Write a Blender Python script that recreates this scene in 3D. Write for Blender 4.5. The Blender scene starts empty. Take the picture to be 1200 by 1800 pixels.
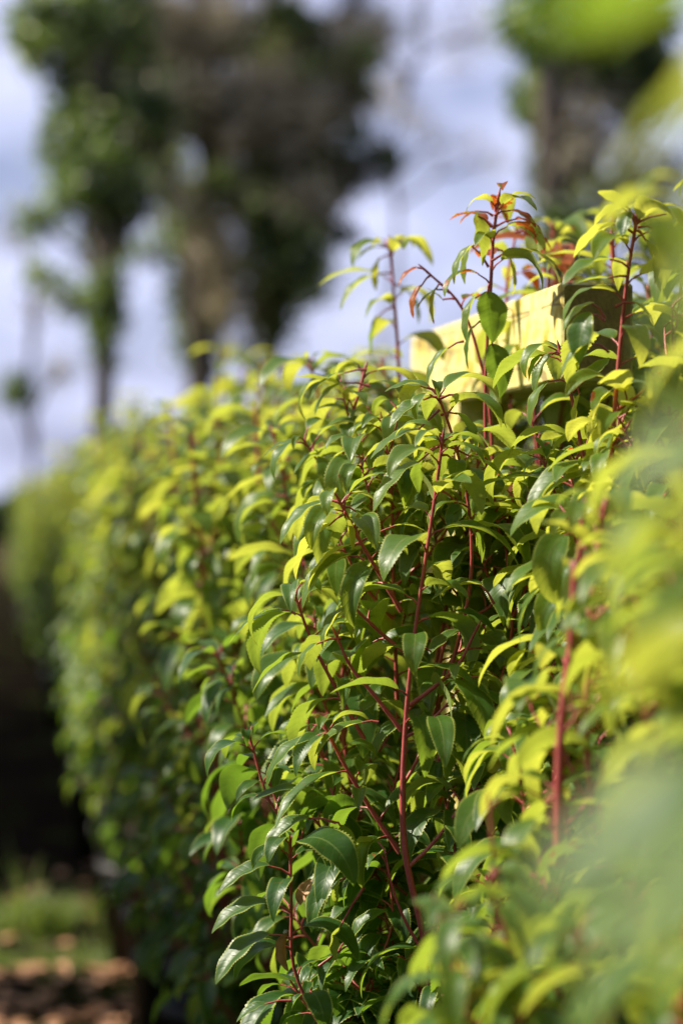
import bpy, math, random
import numpy as np
from math import pi, sin, cos, radians

# ------------------------------------------------------------------ camera
S = bpy.context.scene
C = bpy.context.collection
CAMZ = 1.2
HOR = 870.0          # picture row of the horizon (photo pixels)
FPX = 4250.0         # 85 mm on a 36 mm tall sensor, photo 1800 px tall
cam_d = bpy.data.cameras.new('camera')
cam = bpy.data.objects.new('camera', cam_d); C.objects.link(cam)
cam_d.sensor_fit = 'VERTICAL'; cam_d.sensor_height = 36.0; cam_d.sensor_width = 24.0
cam_d.lens = 85.0
cam.location = (0, 0, CAMZ)
cam.rotation_euler = (radians(90) - math.atan((900 - HOR) / FPX), 0, 0)
cam_d.clip_start = 0.02; cam_d.clip_end = 2000
cam_d.dof.use_dof = True
cam_d.dof.focus_distance = 2.42
cam_d.dof.aperture_fstop = 2.9
cam_d.dof.aperture_blades = 0
S.camera = cam
S.render.resolution_x = 682; S.render.resolution_y = 1024

# ------------------------------------------------------------------ world
SUN = np.array([-0.74, 0.13, 0.62]); SUN /= np.linalg.norm(SUN)
W = bpy.data.worlds.new('World'); S.world = W; W.use_nodes = True
nt = W.node_tree; nt.nodes.clear()
def N(nt, t, **k):
    n = nt.nodes.new(t)
    for a, b in k.items(): setattr(n, a, b)
    return n
sky = N(nt, 'ShaderNodeTexSky', sky_type='NISHITA'); sky.sun_disc = False
sky.sun_elevation = math.asin(SUN[2]); sky.sun_rotation = math.atan2(SUN[0], SUN[1]) % (2 * pi)
sky.air_density = 1.0; sky.dust_density = 1.5; sky.ozone_density = 2.0
tc = N(nt, 'ShaderNodeTexCoord'); mp = N(nt, 'ShaderNodeMapping'); mp.inputs['Scale'].default_value = (9, 9, 22)
mp.inputs['Rotation'].default_value = (0.2, 0.5, 0)
nz = N(nt, 'ShaderNodeTexNoise'); nz.inputs['Scale'].default_value = 1.6; nz.inputs['Detail'].default_value = 6; nz.inputs['Roughness'].default_value = .6
rp = N(nt, 'ShaderNodeValToRGB'); rp.color_ramp.elements[0].position = .36; rp.color_ramp.elements[1].position = .66
mx = N(nt, 'ShaderNodeMix', data_type='RGBA')
cl = N(nt, 'ShaderNodeRGB'); cl.outputs[0].default_value = (7.9, 8.4, 11.6, 1)
dk = N(nt, 'ShaderNodeMix', data_type='RGBA'); dk.inputs[0].default_value = .62
dk.inputs[7].default_value = (4.3, 4.7, 8.0, 1)
bg = N(nt, 'ShaderNodeBackground'); bg.inputs['Strength'].default_value = .056
ow = N(nt, 'ShaderNodeOutputWorld')
L = nt.links.new
L(tc.outputs['Generated'], mp.inputs[0]); L(mp.outputs[0], nz.inputs['Vector']); L(nz.outputs[0], rp.inputs[0])
L(sky.outputs[0], dk.inputs[6]); L(rp.outputs[0], mx.inputs[0]); L(dk.outputs[2], mx.inputs[6]); L(cl.outputs[0], mx.inputs[7])
L(mx.outputs[2], bg.inputs[0]); L(bg.outputs[0], ow.inputs[0])

sl = bpy.data.lights.new('sun', 'SUN'); sl.energy = 5.0; sl.angle = radians(.5); sl.color = (1, .91, .77)
so = bpy.data.objects.new('sun', sl); C.objects.link(so)
from mathutils import Vector
so.rotation_euler = Vector(-SUN).to_track_quat('-Z', 'Y').to_euler(); so.location = (-5, 3, 8)
S.view_settings.view_transform = 'Standard'; S.view_settings.look = 'None'
S.view_settings.exposure = 0.90; S.view_settings.gamma = 1.0

# ------------------------------------------------------------------ helpers
def at(px, py, Y): return np.array([(px - 600) / FPX * Y, Y, CAMZ - (py - HOR) / FPX * Y])
def proj(P):
    P = np.asarray(P); Y = np.maximum(P[..., 1], 1e-3)
    return 600 + P[..., 0] / Y * FPX, HOR - (P[..., 2] - CAMZ) / Y * FPX

def tag(o, label=None, cat=None, group=None, kind=None):
    if label: o['label'] = label
    if cat: o['category'] = cat
    if group: o['group'] = group
    if kind: o['kind'] = kind
    return o
def empty(name, loc, rz=0):
    o = bpy.data.objects.new(name, None); C.objects.link(o); o.location = tuple(loc); o.rotation_euler = (0, 0, rz)
    o.empty_display_size = .1
    return o
def copy_tree(o, parent=None):
    c = o.copy(); C.objects.link(c); c.parent = parent
    for ch in list(o.children): copy_tree(ch, c)
    return c

class Geo:
    """collects vertices, faces and per-vertex data of ONE mesh"""
    def __init__(s): s.V = []; s.F = []; s.U = []; s.T = []; s.M = []; s.n = 0
    def add(s, V, F, U=None, T=None, m=0):
        V = np.asarray(V, dtype=np.float32).reshape(-1, 3); F = np.asarray(F, dtype=np.int32)
        if len(V) == 0: return
        s.V.append(V); s.F.append(F + s.n)
        s.U.append(np.zeros((len(V), 2), np.float32) if U is None else np.asarray(U, np.float32).reshape(-1, 2))
        s.T.append(np.zeros((len(V), 3), np.float32) if T is None else np.broadcast_to(np.asarray(T, np.float32), (len(V), 3)))
        s.M.append(np.full(len(F), m, np.int32)); s.n += len(V)
    def build(s, name, mats, parent=None, origin=(0, 0, 0), smooth=True):
        me = bpy.data.meshes.new(name)
        if s.n == 0: s.add([[0, 0, 0], [.001, 0, 0], [.001, .001, 0], [0, .001, 0]], [[0, 1, 2, 3]])
        V = np.concatenate(s.V) - np.asarray(origin, np.float32); F = np.concatenate(s.F)
        me.vertices.add(len(V)); me.vertices.foreach_set('co', V.ravel())
        me.loops.add(F.size); me.loops.foreach_set('vertex_index', F.ravel())
        me.polygons.add(len(F))
        me.polygons.foreach_set('loop_start', np.arange(0, F.size, 4, dtype=np.int32))
        me.polygons.foreach_set('loop_total', np.full(len(F), 4, np.int32))
        me.polygons.foreach_set('material_index', np.concatenate(s.M))
        me.polygons.foreach_set('use_smooth', np.full(len(F), smooth))
        uv = me.uv_layers.new(name='UVMap'); uv.data.foreach_set('uv', np.concatenate(s.U)[F.ravel()].ravel())
        a = me.attributes.new('lv', 'FLOAT_VECTOR', 'POINT'); a.data.foreach_set('vector', np.concatenate(s.T).ravel())
        if not isinstance(mats, (list, tuple)): mats = [mats]
        for m in mats: me.materials.append(m)
        me.update(); me.validate()
        o = bpy.data.objects.new(name, me); C.objects.link(o); o.parent = parent
        return o
    def box(s, lo, hi, m=0, T=None):
        x0, y0, z0 = lo; x1, y1, z1 = hi
        V = [(x0,y0,z0),(x1,y0,z0),(x1,y1,z0),(x0,y1,z0),(x0,y0,z1),(x1,y0,z1),(x1,y1,z1),(x0,y1,z1)]
        s.add(V, [(0,3,2,1),(4,5,6,7),(0,1,5,4),(1,2,6,5),(2,3,7,6),(3,0,4,7)], m=m, T=T)
    def lathe(s, prof, c=(0, 0, 0), n=28, m=0):
        a = np.linspace(0, 2 * pi, n, endpoint=False); pr = np.array(prof, float); k = len(pr)
        V = np.stack([np.outer(pr[:, 0], np.cos(a)) + c[0], np.outer(pr[:, 0], np.sin(a)) + c[1], np.repeat(pr[:, 1][:, None], n, 1) + c[2]], -1)
        i, j = np.meshgrid(np.arange(k - 1), np.arange(n), indexing='ij'); j2 = (j + 1) % n
        s.add(V, np.stack([i * n + j, i * n + j2, (i + 1) * n + j2, (i + 1) * n + j], -1).reshape(-1, 4), m=m)

def nrm(v): return v / np.maximum(np.linalg.norm(v, axis=-1, keepdims=True), 1e-9)
def tubes(g, P, R, ns=6, T=None, m=0):
    """P (n,k,3) polylines, R (n,k) radii -> closed-looking tubes"""
    P = np.asarray(P, float); R = np.asarray(R, float)
    if P.ndim == 2: P = P[None]; R = R[None]
    n, k, _ = P.shape
    if n == 0: return
    Tn = nrm(np.gradient(P, axis=1))
    mean = nrm(P[:, -1] - P[:, 0])
    ref = np.where(np.abs(mean[:, 2:3]) > .8, np.array([[1., 0, 0]]), np.array([[0, 0, 1.]]))[:, None]
    A = nrm(np.cross(Tn, ref)); B = np.cross(Tn, A)
    an = np.linspace(0, 2 * pi, ns, endpoint=False)
    V = P[:, :, None] + R[:, :, None, None] * (A[:, :, None] * np.cos(an)[:, None] + B[:, :, None] * np.sin(an)[:, None])
    ii, jj, aa = np.meshgrid(np.arange(n), np.arange(k - 1), np.arange(ns), indexing='ij'); a2 = (aa + 1) % ns
    b = ii * k * ns
    F = np.stack([b + jj * ns + aa, b + (jj + 1) * ns + aa, b + (jj + 1) * ns + a2, b + jj * ns + a2], -1).reshape(-1, 4)
    U = np.zeros((n, k, ns, 2)); U[..., 0] = np.linspace(0, 1, k)[None, :, None]; U[..., 1] = an / (2 * pi)
    TT = None
    if T is not None: TT = np.broadcast_to(np.asarray(T, float).reshape(n, -1, 1, 3), (n, k, ns, 3)).reshape(-1, 3)
    g.add(V.reshape(-1, 3), F, U.reshape(-1, 2), TT, m)
def smooth_line(ctrl, k):
    ctrl = np.asarray(ctrl, float); n = len(ctrl)
    d = np.r_[0, np.cumsum(np.linalg.norm(np.diff(ctrl, axis=0), axis=1))]; d /= d[-1]
    m = np.gradient(ctrl, d, axis=0)
    t = np.linspace(0, 1, k); i = np.clip(np.searchsorted(d, t, side='right') - 1, 0, n - 2)
    h = (d[i + 1] - d[i])[:, None]; u = ((t - d[i]) / h[:, 0])[:, None]
    return ((2*u**3-3*u**2+1)*ctrl[i] + (u**3-2*u**2+u)*h*m[i] + (-2*u**3+3*u**2)*ctrl[i+1] + (u**3-u**2)*h*m[i+1])

# ------------------------------------------------------------------ materials
def mat(name):
    m = bpy.data.materials.new(name); m.use_nodes = True; nt = m.node_tree; nt.nodes.clear()
    out = N(nt, 'ShaderNodeOutputMaterial'); p = N(nt, 'ShaderNodeBsdfPrincipled')
    nt.links.new(p.outputs[0], out.inputs[0]); return m, nt, p, out
def mixc(nt, fac, a, b):
    n = N(nt, 'ShaderNodeMix', data_type='RGBA')
    for i, v in ((0, fac), (6, a), (7, b)):
        if isinstance(v, (int, float)): n.inputs[i].default_value = v
        elif isinstance(v, tuple): n.inputs[i].default_value = (*v, 1)
        else: nt.links.new(v, n.inputs[i])
    return n.outputs[2]
def mth(nt, op, a, b=None, c=None):
    n = N(nt, 'ShaderNodeMath', operation=op)
    for i, v in enumerate((a, b, c)):
        if v is None: continue
        if isinstance(v, (int, float)): n.inputs[i].default_value = v
        else: nt.links.new(v, n.inputs[i])
    return n.outputs[0]
def noise(nt, scale, det=3, vec=None, rough=.5):
    n = N(nt, 'ShaderNodeTexNoise'); n.inputs['Scale'].default_value = scale; n.inputs['Detail'].default_value = det
    n.inputs['Roughness'].default_value = rough
    if vec is None:
        t = N(nt, 'ShaderNodeTexCoord'); vec = t.outputs['Object']
    nt.links.new(vec, n.inputs['Vector']); return n.outputs[0]
def ramp(nt, fac, stops):
    r = N(nt, 'ShaderNodeValToRGB'); e = r.color_ramp.elements
    while len(e) < len(stops): e.new(.5)
    for i, (p, c) in enumerate(stops): e[i].position = p; e[i].color = (*c, 1) if len(c) == 3 else c
    nt.links.new(fac, r.inputs[0]); return r.outputs[0]
def bump(nt, h, st, dist, p):
    b = N(nt, 'ShaderNodeBump'); b.inputs['Strength'].default_value = st; b.inputs['Distance'].default_value = dist
    nt.links.new(h, b.inputs['Height']); nt.links.new(b.outputs[0], p.inputs['Normal']); return b

def leaf_material():
    m, nt, p, out = mat('laurel_leaf'); l = nt.links.new
    at_ = N(nt, 'ShaderNodeAttribute', attribute_name='lv'); sx = N(nt, 'ShaderNodeSeparateXYZ'); l(at_.outputs['Vector'], sx.inputs[0])
    tint, red, rnd = sx.outputs
    uv = N(nt, 'ShaderNodeUVMap'); su = N(nt, 'ShaderNodeSeparateXYZ'); l(uv.outputs[0], su.inputs[0])
    s = mth(nt, 'ABSOLUTE', mth(nt, 'MULTIPLY_ADD', su.outputs[1], 2.0, -1.0))       # 0 midrib, 1 margin
    # side veins sweep forward from the midrib
    ph = mth(nt, 'MULTIPLY', mth(nt, 'SUBTRACT', mth(nt, 'MULTIPLY', su.outputs[0], 1.0), mth(nt, 'MULTIPLY', s, .13)), 62.0)
    vein = mth(nt, 'POWER', mth(nt, 'MULTIPLY_ADD', mth(nt, 'SINE', ph), .5, .5), 8.0)
    rib = mth(nt, 'LESS_THAN', s, .055)
    edge = mth(nt, 'GREATER_THAN', s, .90)
    nzv = noise(nt, 60, 3)
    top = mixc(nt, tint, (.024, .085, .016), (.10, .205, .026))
    top = mixc(nt, mth(nt, 'MULTIPLY', nzv, .35), top, (.05, .10, .015))
    top = mixc(nt, mth(nt, 'MULTIPLY', vein, .10), top, (.14, .20, .05))
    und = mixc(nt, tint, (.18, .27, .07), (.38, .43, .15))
    und = mixc(nt, mth(nt, 'MULTIPLY', vein, .18), und, (.32, .38, .14))
    rn = noise(nt, 75, 3)
    rmask = mth(nt, 'MULTIPLY', mth(nt, 'GREATER_THAN', mth(nt, 'ADD', rn, mth(nt, 'MULTIPLY', mth(nt, 'SUBTRACT', red, .5),    .6)), .57), mth(nt, 'GREATER_THAN', red, .05))
    redc = mixc(nt, noise(nt, 120, 2), (.24, .03, .018), (.40, .15, .02))
    geo = N(nt, 'ShaderNodeNewGeometry')
    col = mixc(nt, geo.outputs['Backfacing'], top, und)
    col = mixc(nt, mth(nt, 'MULTIPLY', rib, .6), col, mixc(nt, tint, (.16, .24, .06), (.28, .28, .09)))
    col = mixc(nt, mth(nt, 'MULTIPLY', edge, .7), col, (.42, .46, .09))
    sp_ = mth(nt, 'MULTIPLY', mth(nt, 'GREATER_THAN', noise(nt, 240, 1), .71), mth(nt, 'GREATER_THAN', noise(nt, 30, 1), .5))
    col = mixc(nt, mth(nt, 'MULTIPLY', sp_, .7), col, (.16, .09, .03))
    col = mixc(nt, rmask, col, redc)
    l(col, p.inputs['Base Color'])
    l(mth(nt, 'ADD', mth(nt, 'MULTIPLY_ADD', geo.outputs['Backfacing'], .2, mth(nt, 'MULTIPLY', noise(nt, 150, 4), .34)), .25), p.inputs['Roughness'])
    p.inputs['Specular IOR Level'].default_value = .40
    b = bump(nt, mth(nt, 'ADD', mth(nt, 'MULTIPLY', vein, -.7), mth(nt, 'MULTIPLY', nzv, .8)), .16, .0008, p)
    tr = N(nt, 'ShaderNodeBsdfTranslucent')
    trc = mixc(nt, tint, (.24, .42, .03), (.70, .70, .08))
    trc = mixc(nt, mth(nt, 'MULTIPLY', vein, .25), trc, (.2, .33, .02))
    trc = mixc(nt, rmask, trc, (.55, .12, .015))
    l(trc, tr.inputs[0]); l(b.outputs[0], tr.inputs['Normal'])
    ms = N(nt, 'ShaderNodeMixShader'); l(mth(nt, 'MULTIPLY_ADD', tint, .12, .40), ms.inputs[0])
    l(p.outputs[0], ms.inputs[1]); l(tr.outputs[0], ms.inputs[2]); l(ms.outputs[0], out.inputs[0])
    return m
LEAF = leaf_material()

def stem_material():
    m, nt, p, out = mat('red_young_bark')
    a = N(nt, 'ShaderNodeAttribute', attribute_name='lv'); sx = N(nt, 'ShaderNodeSeparateXYZ'); nt.links.new(a.outputs['Vector'], sx.inputs[0])
    n1 = noise(nt, 90, 4)
    c = mixc(nt, n1, (.25, .025, .034), (.50, .115, .10))
    c2 = mixc(nt, n1, (.05, .028, .02), (.15, .095, .065))
    c = mixc(nt, sx.outputs[0], c, c2)
    lent = mth(nt, 'GREATER_THAN', noise(nt, 420, 1), .69)
    c = mixc(nt, mth(nt, 'MULTIPLY', lent, .5), c, (.42, .26, .2))
    nt.links.new(c, p.inputs['Base Color']); p.inputs['Roughness'].default_value = .42
    bump(nt, noise(nt, 260, 3), .5, .001, p); return m
STEM = stem_material()
def simple(name, c1, c2, sc, rough=.8, b=.5, bd=.01, det=4):
    m, nt, p, out = mat(name); n = noise(nt, sc, det, rough=.6)
    nt.links.new(ramp(nt, n, [(.32, c1), (.68, c2)]), p.inputs['Base Color']); p.inputs['Roughness'].default_value = rough
    bump(nt, n, b, bd, p); return m
POT = simple('black_plastic', (.008, .008, .009), (.020, .018, .017), 9, .6, .1, .002)
SOIL = simple('potting_compost', (.015, .010, .007), (.06, .04, .026), 60, .95, .8, .01)
BARK = simple('tree_bark', (.035, .026, .018), (.15, .12, .085), 14, .9, .8, .03)
DEAD = simple('dead_leaf', (.26, .11, .045), (.55, .30, .15), 40, .7, .4, .002)

def treeleaf_material(name, stops, trans, tcol):
    m, nt, p, out = mat(name); l = nt.links.new
    a = N(nt, 'ShaderNodeAttribute', attribute_name='lv'); sx = N(nt, 'ShaderNodeSeparateXYZ'); l(a.outputs['Vector'], sx.inputs[0])
    c = ramp(nt, sx.outputs[0], stops); l(c, p.inputs['Base Color']); p.inputs['Roughness'].default_value = .45
    tr = N(nt, 'ShaderNodeBsdfTranslucent'); l(mixc(nt, .5, c, tcol), tr.inputs[0])
    ms = N(nt, 'ShaderNodeMixShader'); ms.inputs[0].default_value = trans
    l(p.outputs[0], ms.inputs[1]); l(tr.outputs[0], ms.inputs[2]); l(ms.outputs[0], out.inputs[0]); return m
IVY = treeleaf_material('ivy_leaf', [(0, (.016, .028, .010)), (.45, (.07, .105, .025)), (.75, (.22, .29, .07)), (1, (.38, .45, .14))], .38, (.2, .34, .04))
TWIGL = treeleaf_material('dry_twig_and_leaf', [(0, (.06, .05, .025)), (.3, (.22, .185, .09)), (.65, (.46, .39, .22)), (1, (.66, .58, .38))], .15, (.2, .18, .05))

def timber_material(end=False):
    m, nt, p, out = mat('treated_timber_end_grain' if end else 'treated_timber'); l = nt.links.new
    t = N(nt, 'ShaderNodeTexCoord'); mp = N(nt, 'ShaderNodeMapping'); l(t.outputs['Object'], mp.inputs[0])
    if end:
        mp.inputs['Scale'].default_value = (1, .2, 1); mp.inputs['Location'].default_value = (.03, 0, .11)
        w = N(nt, 'ShaderNodeTexWave', wave_type='RINGS', rings_direction='Y'); w.inputs['Scale'].default_value = 48; w.inputs['Distortion'].default_value = 9
        w.inputs['Detail'].default_value = 4; w.inputs['Detail Scale'].default_value = .4; mp.inputs['Location'].default_value = (.05, 0, -1.36); l(mp.outputs[0], w.inputs['Vector'])
        n9 = noise(nt, 70, 5, rough=.75)
        c = mixc(nt, mth(nt, 'MULTIPLY', w.outputs[1], .45), (.26, .19, .05), (.16, .10, .03))
        c = mixc(nt, ramp(nt, n9, [(.4, (0, 0, 0)), (.65, (.9, .9, .9))]), c, (.40, .30, .06))
        l(c, p.inputs['Base Color']); p.inputs['Roughness'].default_value = .85; bump(nt, n9, .9, .003, p); return m
    mp.inputs['Scale'].default_value = (1, .12, 1)
    g = noise(nt, 110, 4, mp.outputs[0]); bl = noise(nt, 26, 4, t.outputs['Object'], .65); bl2 = noise(nt, 9, 2, t.outputs['Object'])
    c = mixc(nt, g, (.60, .51, .13), (.74, .68, .34))
    c = mixc(nt, ramp(nt, bl, [(.46, (0, 0, 0)), (.60, (.95, .95, .95))]), c, (.50, .34, .012))
    c = mixc(nt, ramp(nt, bl2, [(.5, (0, 0, 0)), (.75, (.5, .5, .5))]), c, (.76, .72, .40))
    # checks (cracks) running along the grain
    mp2 = N(nt, 'ShaderNodeMapping'); mp2.inputs['Scale'].default_value = (1, .07, 1); l(t.outputs['Object'], mp2.inputs[0])
    v = N(nt, 'ShaderNodeTexVoronoi', feature='DISTANCE_TO_EDGE'); v.inputs['Scale'].default_value = 24; l(mp2.outputs[0], v.inputs['Vector'])
    cr = mth(nt, 'MULTIPLY', mth(nt, 'LESS_THAN', v.outputs[0], .022), mth(nt, 'GREATER_THAN', noise(nt, 12, 2), .47))
    c = mixc(nt, mth(nt, 'MULTIPLY', cr, .75), c, (.20, .13, .04))
    l(c, p.inputs['Base Color']); p.inputs['Roughness'].default_value = .62
    bump(nt, mth(nt, 'SUBTRACT', g, cr), .35, .001, p); return m
TIM = timber_material(); TIME = timber_material(True)

# ------------------------------------------------------------------ leaves
def leaf_mesh(g, lv, n, m, serr=True, mi=0):
    """lv: dict of arrays for k leaves; every leaf a curved, folded, toothed blade"""
    k = len(lv['L'])
    if k == 0: return
    t = np.linspace(0, 1, n + 1); s = np.linspace(-1, 1, m + 1)
    if m >= 6: s = np.array([-1, -.9, -.45, 0, .45, .9, 1.0])
    col = lambda a: np.asarray(a, float)[:, None]
    d = lv['D']; h = np.stack([d[:, 0], d[:, 1], np.zeros(k)], -1)
    hn = np.linalg.norm(h, axis=1); el = np.arctan2(d[:, 2], hn); h = nrm(h + 1e-6)
    th = col(el) - col(lv['droop']) * t[None] ** .9
    yaw = col(lv['yaw']) * t[None] ** 1.3
    ds = col(lv['L']) / n
    side0 = np.stack([-h[:, 1], h[:, 0], np.zeros(k)], -1)
    hd = h[:, None] * np.cos(yaw)[..., None] + side0[:, None] * np.sin(yaw)[..., None]
    sd = -h[:, None] * np.sin(yaw)[..., None] + side0[:, None] * np.cos(yaw)[..., None]
    up = np.array([0, 0, 1.])
    T = hd * np.cos(th)[..., None] + up * np.sin(th)[..., None]
    P = np.concatenate([np.zeros((k, 1, 3)), np.cumsum(T[:, :-1] * ds[..., None], 1)], 1) + lv['B'][:, None]
    Nn = np.cross(T, sd)                        # upper side
    ro = col(lv['roll']) * (.35 + .65 * t[None])
    S_ = sd * np.cos(ro)[..., None] + Nn * np.sin(ro)[..., None]; N_ = -sd * np.sin(ro)[..., None] + Nn * np.cos(ro)[..., None]
    w = np.sin(pi * np.clip(t, 0, 1) ** .86) ** .78 * (1 - .28 * t)
    w = np.clip(w, .0, 1); w[-1] = .004; w[0] = .03
    wd = col(lv['W']) * w[None]
    sh = np.ones((n + 1, len(s)))
    if serr and n >= 24:
        tooth = np.where(np.arange(n + 1) % 2 == 1, 1.085, .955); tooth[:3] = 1; tooth[-2:] = 1
        sh[:, 0] = tooth; sh[:, -1] = tooth
    f = lv['fold'][:, None, None]; sa = np.abs(s)[None, None]
    ang = f * (1 - .45 * sa ** 1.5) * (1 - .25 * t)[None, :, None]
    wave = .07 * np.sin(t[None, :, None] * 17 + lv['ph'][:, None, None] * 9 + np.sign(s)[None, None] * 1.3) * sa ** 2
    ax = (s[None, None] * np.cos(ang)) * wd[..., None] * sh[None]
    ay = (sa * np.sin(ang) + wave) * wd[..., None]
    V = P[:, :, None] + ax[..., None] * S_[:, :, None] + ay[..., None] * N_[:, :, None]
    mm = len(s)
    ii, jj, aa = np.meshgrid(np.arange(k), np.arange(n), np.arange(mm - 1), indexing='ij'); b = ii * (n + 1) * mm
    F = np.stack([b + jj * mm + aa, b + (jj + 1) * mm + aa, b + (jj + 1) * mm + aa + 1, b + jj * mm + aa + 1], -1).reshape(-1, 4)
    U = np.zeros((k, n + 1, mm, 2)); U[..., 0] = t[None, :, None]; U[..., 1] = (s * .5 + .5)[None, None]
    TT = np.stack([lv['tint'], lv['red'], lv['ph']], -1)[:, None, None]
    g.add(V.reshape(-1, 3), F, U, np.broadcast_to(TT, V.shape).reshape(-1, 3), mi)
    # petiole ends are added by the caller

def cat_lv(ls):
    ls = [a for a in ls if len(a['L'])]
    if not ls: return None
    return {k: np.concatenate([a[k] for a in ls]) for k in ls[0]}

def leaves_on(line, sp, frac0, rng, size=1., tint=(.2, .8), red=0, pet=.014, droop=(1.35, 2.5), rosette=True):
    """leaf data + petioles along a shoot polyline"""
    seg = np.linalg.norm(np.diff(line, axis=0), axis=1); cum = np.r_[0, np.cumsum(seg)]; tot = cum[-1]
    d = np.arange(frac0 * tot, tot - .004, sp); d = d + rng.uniform(-.25, .25, len(d)) * sp
    if rosette: d = np.r_[d, tot - .012, tot - .007, tot - .003, tot - .001]
    d = np.clip(d, 0, tot - .0005); k = len(d)
    P = np.stack([np.interp(d, cum, line[:, i]) for i in range(3)], -1)
    T = nrm(np.gradient(line, axis=0)); Td = nrm(np.stack([np.interp(d, cum, T[:, i]) for i in range(3)], -1))
    phi = rng.uniform(0, 2 * pi) + np.arange(k) * 2.39996 + rng.uniform(-.3, .3, k)
    ref = np.where(np.abs(Td[:, 2:3]) > .9, np.array([[1., 0, 0]]), np.array([[0, 0, 1.]]))
    A = nrm(np.cross(Td, ref)); B = np.cross(Td, A)
    rad = A * np.cos(phi)[:, None] + B * np.sin(phi)[:, None]
    top = np.clip((d / tot - .8) / .2, 0, 1)[:, None]
    D = nrm(rad * (1 - .25 * top) + Td * (.55 + .5 * top) + np.array([0, 0, .15]))
    pl = pet * rng.uniform(.7, 1.3, k)
    mid = P + D * pl[:, None] * .5 + np.array([0, 0, .0]); D2 = nrm(D + rad * .5 - np.array([0, 0, .12]))
    end = mid + D2 * pl[:, None] * .5
    Lf = .077 * size * np.clip(rng.normal(.9, .2, k), .35, 1.3)
    if rosette: Lf[-2:] *= .55
    bronze = np.zeros(k)
    if rosette and rng.random() < .10: bronze[-3:] = .4
    lv = dict(B=end, D=D2, L=Lf, W=Lf * rng.uniform(.165, .245, k), droop=rng.uniform(*droop, k) * np.where(rng.random(k) < .12, .5, 1),
              fold=np.clip(rng.normal(.52, .22, k), .05, 1.15), roll=rng.normal(0, .45, k), yaw=rng.normal(0, .3, k), ph=rng.random(k),
              tint=rng.uniform(*tint, k), red=np.clip((rng.random(k) < red) * rng.uniform(.35, 1, k) + bronze, 0, 1), pm=mid, ps=P)
    return lv

def keep(lv, fn):
    q = fn(lv); return {k: v[q] for k, v in lv.items()}
def leaf_centre(lv):
    h = lv['D'].copy(); h[:, 2] *= .3
    return lv['B'] + nrm(h) * lv['L'][:, None] * .42 - np.array([0, 0, 1.]) * (lv['L'] * .22)[:, None]

def petioles(g, lv, r=.00095):
    P = np.stack([lv['ps'], lv['pm'], lv['B'] + lv['D'] * .003], 1)
    k = len(P); R = np.repeat(np.array([[r * 1.5, r, r * .8]]), k, 0)
    tubes(g, P, R, 5, T=np.zeros((k, 1, 3)))

def side_shoots(line, r0, rng, sp=.045, f0=.25, f1=.93, lmax=.20, lmin=.06, elev=(.5, 1.0), K=8):
    seg = np.linalg.norm(np.diff(line, axis=0), axis=1); cum = np.r_[0, np.cumsum(seg)]; tot = cum[-1]
    d = np.arange(f0 * tot, f1 * tot, sp); k = len(d)
    if k == 0: return np.zeros((0, K, 3)), np.zeros((0, K))
    d = d + rng.uniform(-.4, .4, k) * sp
    P = np.stack([np.interp(d, cum, line[:, i]) for i in range(3)], -1)
    phi = rng.uniform(0, 2 * pi) + np.arange(k) * 2.39996 + rng.uniform(-.4, .4, k)
    e = rng.uniform(*elev, k); fr = np.clip((d / tot - f0) / (f1 - f0), 0, 1)
    Ls = (lmin + (lmax - lmin) * (1 - fr) ** .8) * rng.uniform(.6, 1.15, k)
    t = np.linspace(0, 1, K)
    ee = e[:, None] + (.55 * t[None]); hh = np.stack([np.cos(phi), np.sin(phi), np.zeros(k)], -1)
    T = hh[:, None] * np.cos(ee)[..., None] + np.array([0, 0, 1.]) * np.sin(ee)[..., None]
    T = T + rng.normal(0, .06, (k, 1, 3)) * t[None, :, None]
    Q = P[:, None] + np.concatenate([np.zeros((k, 1, 3)), np.cumsum(T[:, :-1] * (Ls / (K - 1))[:, None, None], 1)], 1)
    R = (.0024 * (Ls / .15)[:, None] ** .4) * (1 - .5 * t[None]); R[:, -1] *= .2
    return Q, R

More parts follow.
